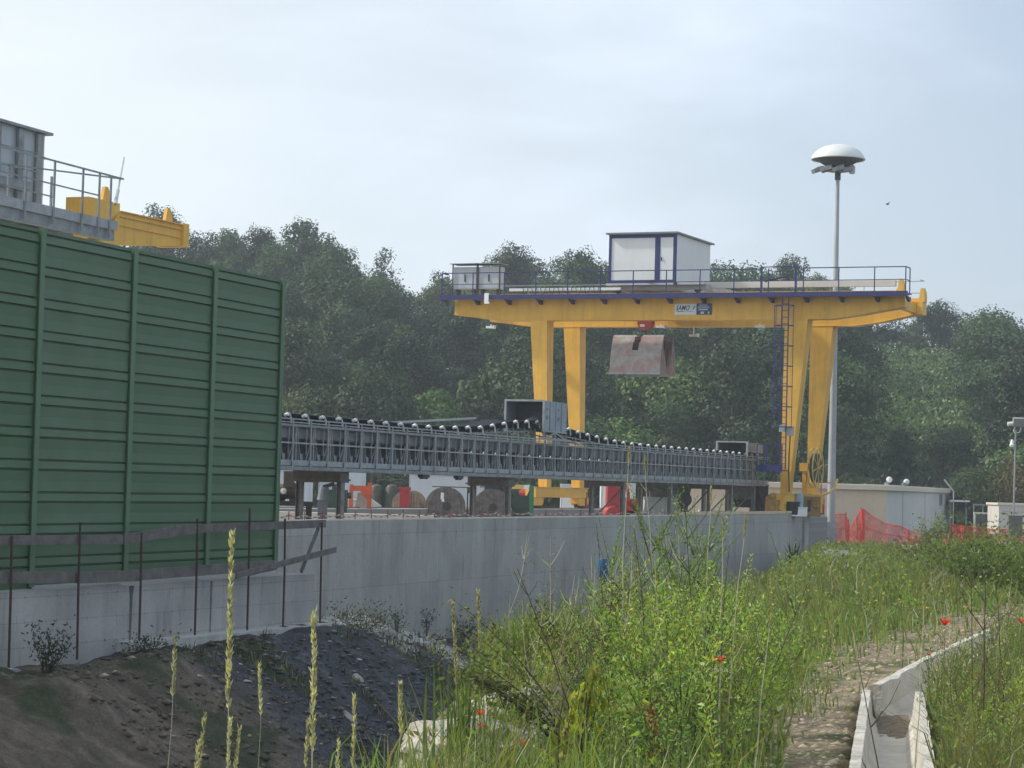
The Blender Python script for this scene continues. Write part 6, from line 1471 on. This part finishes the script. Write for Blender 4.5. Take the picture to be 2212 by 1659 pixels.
for i,(pt,pb,D,lab) in enumerate((((1358,968),1352,14.2,'tall pale stem rising in front of the conveyor supports'),((1392,985),1440,14.8,'leaning pale stem before the grey concrete basin'),((1537,1052),1533,15,'thin pale stem before the dark feed hopper'),((1668,1310),1648,12.3,'whitish dry stem at the left edge of the path'),((1998,1265),1988,12.0,'pale green stem in front of the drain bend'),((1610,1120),1585,13,'yellowish stem with loose head near the wall top'),((1560,1122),1572,13.4,'curved whitish stem tip in front of the wall'))):
    stalk('pale_stem',lab,pt,pb,D,PALEST,.0055,1,40+i,seedhead=.12)
# seed-headed grasses close to the camera on the left: (tip, base px, distance, head length m)
for i,(pt,pb,D,hl,r0,lab) in enumerate((((508,1155),540,3.2,.24,.0016,'tallest yellow seed spike in front of the green barrier'),((680,1325),702,3.0,.18,.0022,'thick olive seed spike left of centre'),((380,1380),372,4.4,.11,.0016,'pale feathery seed spike over the brown slope'),((562,1432),592,5.6,.13,.0012,'thin grey seed spike over the dark slate'),((503,1558),470,4.2,.10,.002,'seed spike leaning right near the bottom edge'),((441,1545),452,4.6,.10,.0016,'short seed spike left of the leaning one'),((515,1572),500,4.4,.10,.0016,'short seed spike right of the leaning one'),((430,1605),431,4.6,.08,.0016,'lowest seed spike at the bottom left'),((764,1505),778,4.2,.13,.002,'whitish seed spike right of the olive one'),((668,1552),655,4.8,.10,.0012,'slim seed spike close to the olive one'),((733,1600),742,4.6,.10,.0016,'short seed spike beside the whitish one'),((868,1480),873,6.5,.14,.0016,'pale seed spike over the slate near the gully'),((975,1305),1040,8.5,.30,.004,'dark green stem with brown spike at the left end of the weeds'),((1030,1280),1085,9.5,.25,.003,'arching stem with yellow bells above the boulders'))):
    stalk('seed_spike',lab,pt,pb,D,PALEST if i not in (12,13) else STEM,r0,0,60+i,'grass stalk',hl,(.50,.48,.30) if i!=2 else (.42,.42,.30))
bl=[]
# broad bright leaves at the left foot of the clump, pale reed blade by the drain
def bladeplant(label,px,D,n,h,w,col,seed,lean=.35,name='reed_tuft'):
    x=pxx(px,D); t=thing(name,label,'reeds',(x,D,gz(x,D))); r=np.random.default_rng(seed); global rng; B=np.stack([r.normal(0,.07,n),r.normal(0,.07,n),np.zeros(n)],1)
    cl=np.array(col)[None]*(.6+.7*r.random(n))[:,None]
    obj_from(blades('blades',B,h*r.uniform(.5,1.05,n),np.full(n,w),r.uniform(.05,lean,n),cl,LEAF),'blades',t); return t
bladeplant('broad green reed tuft at the left edge of the bank',1010,13.0,26,.62,.018,(.095,.155,.035),1); bladeplant('green reed tuft in front of the white boulder',1075,12.4,24,.5,.014,(.10,.16,.035),2)
bladeplant('tall bright reed tuft above the boulders',1130,17.5,60,.75,.018,(.13,.185,.035),3); bladeplant('bright reed tuft left of the olive seeding weed',1195,18.5,60,.85,.018,(.13,.18,.035),4)
bladeplant('small reed tuft at the bottom edge near the gully',865,6.2,7,.62,.009,(.12,.17,.03),5,.6)
bladeplant('pale broad reed blade bending beside the drain',2010,11.8,3,.55,.03,(.24,.27,.14),6,.9)
bladeplant('dark reed tuft at the foot of the retaining wall pilaster',1722,92,30,1.6,.09,(.025,.045,.02),8,.5)
def leafspray(label,pxs,D,seed):
    x=pxx(pxs[0][0],D); t=thing('yellow_leaf_spray',label,'plant',(x,D,gz(x,D))); P=[];Dd=[];r=np.random.default_rng(seed); mb=MB()
    for px,py in pxs:
        q=at(px,py,D)-t.location; mb.path([(0,0,0),(q.x*.5,0,q.z*.6),(q.x,q.y,q.z)],[.006,.005,.002],5)
        for k in range(26): P.append((q.x+r.normal(0,.03),q.y+r.normal(0,.04),q.z+r.normal(-.05,.06))); Dd.append((r.normal(0,.3),r.normal(0,.3),-1))
    mb.build('stems',DRYST,t); n=len(P); cl=np.array([.26,.28,.035])[None]*(.7+.5*r.random(n))[:,None]
    obj_from(leaves('leaves',np.array(P),np.array(Dd),r.uniform(.04,.075,n),r.uniform(.02,.035,n),cl,LEAF,.4),'leaves',t)
leafspray('bright yellow-green hanging leaves in the left part of the clump',[(1270,1470),(1290,1420),(1250,1510),(1300,1490)],12.2,1)
leafspray('bright yellow leaves low beside the red poppy',[(1215,1570),(1235,1540),(1200,1620),(1240,1600)],12.0,2)
# rust coloured dock
x=pxx(1438,11.6); t=thing('dock_plant','rust brown dock seed head with broad green leaves in the clump','plant',(x,11.6,gz(x,11.6))); mb=MB(); mb.path([(0,0,0),(-.02,0,.2),(-.04,0,.52)],[.007,.006,.003],6); mb.build('stem',DRYST,t)
r=np.random.default_rng(3); n=420; z=r.uniform(.08,.5,n); P=np.stack([-.08*z+r.normal(0,.02,n),r.normal(0,.02,n),z],1); obj_from(leaves('seed_head',P,r.normal(size=(n,3)),.02,.016,np.array([.27,.13,.055])[None]*(.6+.7*r.random(n))[:,None],LEAF),'seed_head',t)
P=np.zeros((6,3)); P[:,2]=np.linspace(.02,.22,6); obj_from(leaves('broad_leaves',P,np.array([(.4,-.3,1),(.6,0,.8),(-.3,.1,1),(.5,.4,.7),(.2,-.5,.9),(-.5,-.2,.8)]),.32,.085,np.array([[.05,.10,.045]]*6),LEAF,.4),'broad_leaves',t)
# poppies
PET=leafmat('poppy_petal',.45,.12); 
def poppy(px,py,D,s,label,pb=None):
    q=at(px,py,D); xb=pxx((pb or px+6),D); t=thing('poppy',label,'poppy',(xb,D,gz(xb,D))); v=q-t.location
    mb=MB(); mb.path([(0,0,0),(v.x*.4+.01,0,v.z*.5),(v.x,0,v.z)],[.0025,.002,.0018],5); mb.build('stem',STEM,t)
    vs=[];fs=[];cs=[]
    for k in range(4):
        a=k*math.pi/2+.3
        b0=len(vs)
        for i in range(4):
            for j in range(5):
                u=(j/4-.5)*1.9; rad=s*(.12+.9*i/3); h=s*(.05+1.1*(i/3)**1.3)+.004*math.sin(j*2+k); vs.append((v.x+rad*math.cos(a+u*.55),rad*math.sin(a+u*.55),v.z+h-.3*s*(k%2)*(i/3)))
        for i in range(3):
            for j in range(4): fs += [b0+i*5+j,b0+i*5+j+1,b0+(i+1)*5+j+1,b0+(i+1)*5+j]
    obj_from(arrmesh('petals',vs,fs,[4]*(len(fs)//4),np.array([[.70,.035,.022]]*len(vs)),PET),'petals',t)
    mb=MB(); mb.lathe([(.002,0),(s*.16,s*.1),(s*.18,s*.3),(s*.05,s*.36)],(v.x,0,v.z),10); mb.build('seed_pod',BLACKP,t)
for a in ((1038,1545,12.3,.026,'upper small red poppy in front of the white boulder'),(1040,1572,12.2,.02,'lower small red poppy in front of the white boulder'),(1131,1612,11.9,.033,'large deep red poppy near the bottom edge'),(1554,1430,12.6,.028,'coral red poppy in the middle of the weeds'),(1414,1412,13.0,.02,'tiny dull red poppy deep in the weed clump'),(2041,1350,14.5,.036,'brightest large red poppy standing over the gravel path'),(2206,1345,15,.02,'small poppy at the right edge of the picture'),(2006,1415,15.5,.012,'red poppy bud beside the drain bend')): poppy(*a)
# flowers
def umbel(px,py,D,label,seed):
    q=at(px,py,D); x=pxx(px+4,D); t=thing('white_flower',label,'flower',(x,D,gz(x,D))); v=q-t.location; r=np.random.default_rng(seed); mb=MB(); mb.path([(0,0,0),(v.x,0,v.z)],[.003,.002],5); P=[]
    for k in range(7):
        e=(v.x+r.normal(0,.02),r.normal(0,.02),v.z+r.normal(.03,.012)); mb.path([(v.x,0,v.z),e],[.0012,.001],4); P += [tuple(np.array(e)+r.normal(0,.005,3)) for _ in range(9)]
    mb.build('stem',STEM,t); n=len(P); obj_from(leaves('petals',np.array(P),r.normal(size=(n,3))+np.array([0,0,.5]),.010,.008,np.array([[.62,.62,.58]]*n),LEAF),'petals',t)
umbel(1350,1475,12.0,'small white flower head left of the coral poppy',1); umbel(1410,1478,12.2,'white flower head above the rust brown dock',2); umbel(1552,1462,12.3,'white flower head just under the coral poppy',3)
# bushes on the right
for a in ((2120,44,None,2.6,1.05,4200,(.12,.18,.045),'large green bush behind the end of the gravel path',.085),(2245,40,None,2.2,.95,2600,(.14,.20,.05),'green bush at the right edge beyond the path',.085),(2060,52,None,2.0,.85,2000,(.15,.21,.05),'lower bright bush left of the large green bush',.085),(2018,74,None,1.1,1.5,800,(.19,.225,.13),'grey-green shrub in front of the shaded building wall',.11),(1985,66,None,1.8,.6,1100,(.11,.105,.05),'brownish shrub below the faded orange net',.09),(2105,70,None,2.6,.95,1500,(.125,.115,.055),'dry brownish bush in front of the right orange net',.1),(2190,60,None,2.6,.85,1700,(.14,.20,.05),'green bush below the right orange net',.1)):
    px,D=a[0],a[1]; shrub(px,D,gz(pxx(px,D),D),a[3],a[4],a[5],a[6],a[7],a[8],'bush',14)
# small plants at the wall foot
for px,py,D,w,h,n,lab in ((795,1345,56.5,.6,.2,300,'low dark weed clump at the wall foot on the white chippings'),(866,1345,57.5,.55,.62,130,'dark spindly weed against the wall, the taller of two'),(932,1345,59.5,.5,.6,110,'dark spindly weed against the wall farther along'),(120,1440,40.5,.9,.75,500,'dark shrub growing from the broken plinth'),(600,1000,46.6,.01,.01,9,None),(330,1405,43.0,1.1,.35,420,'low dark green clump on the slope edge below the kerb wall'),(790,1480,49,1.6,.5,500,'yellowish weed patch on the rubble slope'),(1015,1400,60,1.6,.7,600,'dark green weeds at the wall foot by the gully')):
    if lab is None: continue
    if lab.startswith(('low dark weed','dark spindly')): D=W0.y+UW.y*s_of(px)-1.1
    if px in (120,330): D=LB.y+UL.y*s_of(px,LB,UL)-1.6
    x=pxx(px,D); shrub(px,D,gz(x,D)-.02,w,h,n,(.045,.065,.03) if px!=790 else (.13,.13,.045),lab,.07,'weed_clump',8)
for px,py,w in ((1760,1240,0),):
    pass
# blue marker sleeve on a stake
q=at(1302,1232,24); x=q.x; t=thing('marker_post','blue plastic sleeve on a dark stake in front of the wall','marker',(x,24,gz(x,24))); h=q.z-t.location.z
mb=MB(); mb.bx(-.02,.02,-.02,.02,-.2,h+.10); mb.build('stake',DRYST,t); mb=MB(); mb.lathe([(.045,-.12),(.05,-.11),(.05,.11),(.045,.12)],(0,0,h),14); mb.build('sleeve',BLUEP,t,smooth=True)
for q_ in light+protos+airy+wp+dsp:
    if q_.name not in used:
        for ch in list(q_.children): bpy.data.objects.remove(ch)
        bpy.data.objects.remove(q_)
CLO,CHI,CLOUD,HAZE,EXPO=.35,1.0,(7.6,8.75,10.6,1),.0006,0.28
# ------------------------------------------------------------------ light
SUN_AZ,SUN_EL=R(-80),R(38)                 # azimuth from +Y towards +X
sd=bpy.data.lights.new('sun','SUN'); sd.energy=3.6; sd.angle=R(3); sd.color=(1,.93,.82)
so=bpy.data.objects.new('sun',sd); C.objects.link(so)
dv=Vector((math.sin(SUN_AZ)*math.cos(SUN_EL),math.cos(SUN_AZ)*math.cos(SUN_EL),math.sin(SUN_EL)))
so.rotation_euler=(-dv).to_track_quat('-Z','Y').to_euler(); so.location=(-20,0,40)
w=bpy.data.worlds.new('World'); SC.world=w; w.use_nodes=True; nt=w.node_tree; N=nt.nodes; L=nt.links
bg=N['Background']; bg.inputs['Strength'].default_value=.10
sk=N.new('ShaderNodeTexSky'); sk.sky_type='NISHITA'; sk.sun_disc=False; sk.sun_elevation=SUN_EL; sk.sun_rotation=SUN_AZ; sk.altitude=200; sk.air_density=1.0; sk.dust_density=2.0; sk.ozone_density=1.2
tc=N.new('ShaderNodeTexCoord'); mp=N.new('ShaderNodeMapping'); mp.inputs['Scale'].default_value=(3.2,1.2,7.5); mp.inputs['Location'].default_value=(.4,.2,.1); L.new(tc.outputs['Generated'],mp.inputs[0])
nz=N.new('ShaderNodeTexNoise'); nz.inputs['Scale'].default_value=1.3; nz.inputs['Detail'].default_value=7; nz.inputs['Roughness'].default_value=.5; nz.inputs['Distortion'].default_value=.4; L.new(mp.outputs[0],nz.inputs['Vector'])
mr=N.new('ShaderNodeMapRange'); mr.interpolation_type='SMOOTHSTEP'; mr.inputs[1].default_value=.34; mr.inputs[2].default_value=.74; mr.inputs[3].default_value=CLO; mr.inputs[4].default_value=CHI; L.new(nz.outputs['Fac'],mr.inputs[0])
# thin bright veil of cloud, thicker towards the sun side and the zenith
sep=N.new('ShaderNodeSeparateXYZ'); L.new(tc.outputs['Generated'],sep.inputs[0])
mx_=N.new('ShaderNodeMapRange'); mx_.inputs[1].default_value=.25; mx_.inputs[2].default_value=-.28; mx_.inputs[3].default_value=0; mx_.inputs[4].default_value=.72; L.new(sep.outputs['X'],mx_.inputs[0])
mix=N.new('ShaderNodeMix'); mix.data_type='RGBA'; L.new(mr.outputs[0],mix.inputs['Factor']); L.new(sk.outputs[0],mix.inputs['A']); mix.inputs['B'].default_value=CLOUD
mix2=N.new('ShaderNodeMix'); mix2.data_type='RGBA'; L.new(mx_.outputs[0],mix2.inputs['Factor']); L.new(mix.outputs['Result'],mix2.inputs['A']); mix2.inputs['B'].default_value=(8.9,9.3,9.1,1)
L.new(mix2.outputs['Result'],bg.inputs['Color'])
if HAZE:
    mb=MB(); mb.bx(-330,330,-30,520,-12,75); hz=mb.build('haze',bpy.data.materials.new('haze_air')); m=hz.data.materials[0]; m.use_nodes=True; n2=m.node_tree; n2.nodes.remove(n2.nodes['Principled BSDF'])
    v=n2.nodes.new('ShaderNodeVolumePrincipled'); v.inputs['Density'].default_value=HAZE; v.inputs['Color'].default_value=(.80,.90,1,1); v.inputs['Anisotropy'].default_value=.2
    n2.links.new(v.outputs[0],n2.nodes['Material Output'].inputs['Volume']); tag(hz,'thin summer haze in the air over the site',None,None,'stuff')
SC.view_settings.view_transform='Standard'; SC.view_settings.look='None'; SC.view_settings.exposure=EXPO; SC.view_settings.gamma=1
SC.cycles.use_denoising=True; SC.cycles.max_bounces=6; SC.cycles.transparent_max_bounces=12; SC.cycles.volume_bounces=0
SC.cycles.use_adaptive_sampling=True; SC.cycles.adaptive_threshold=.02
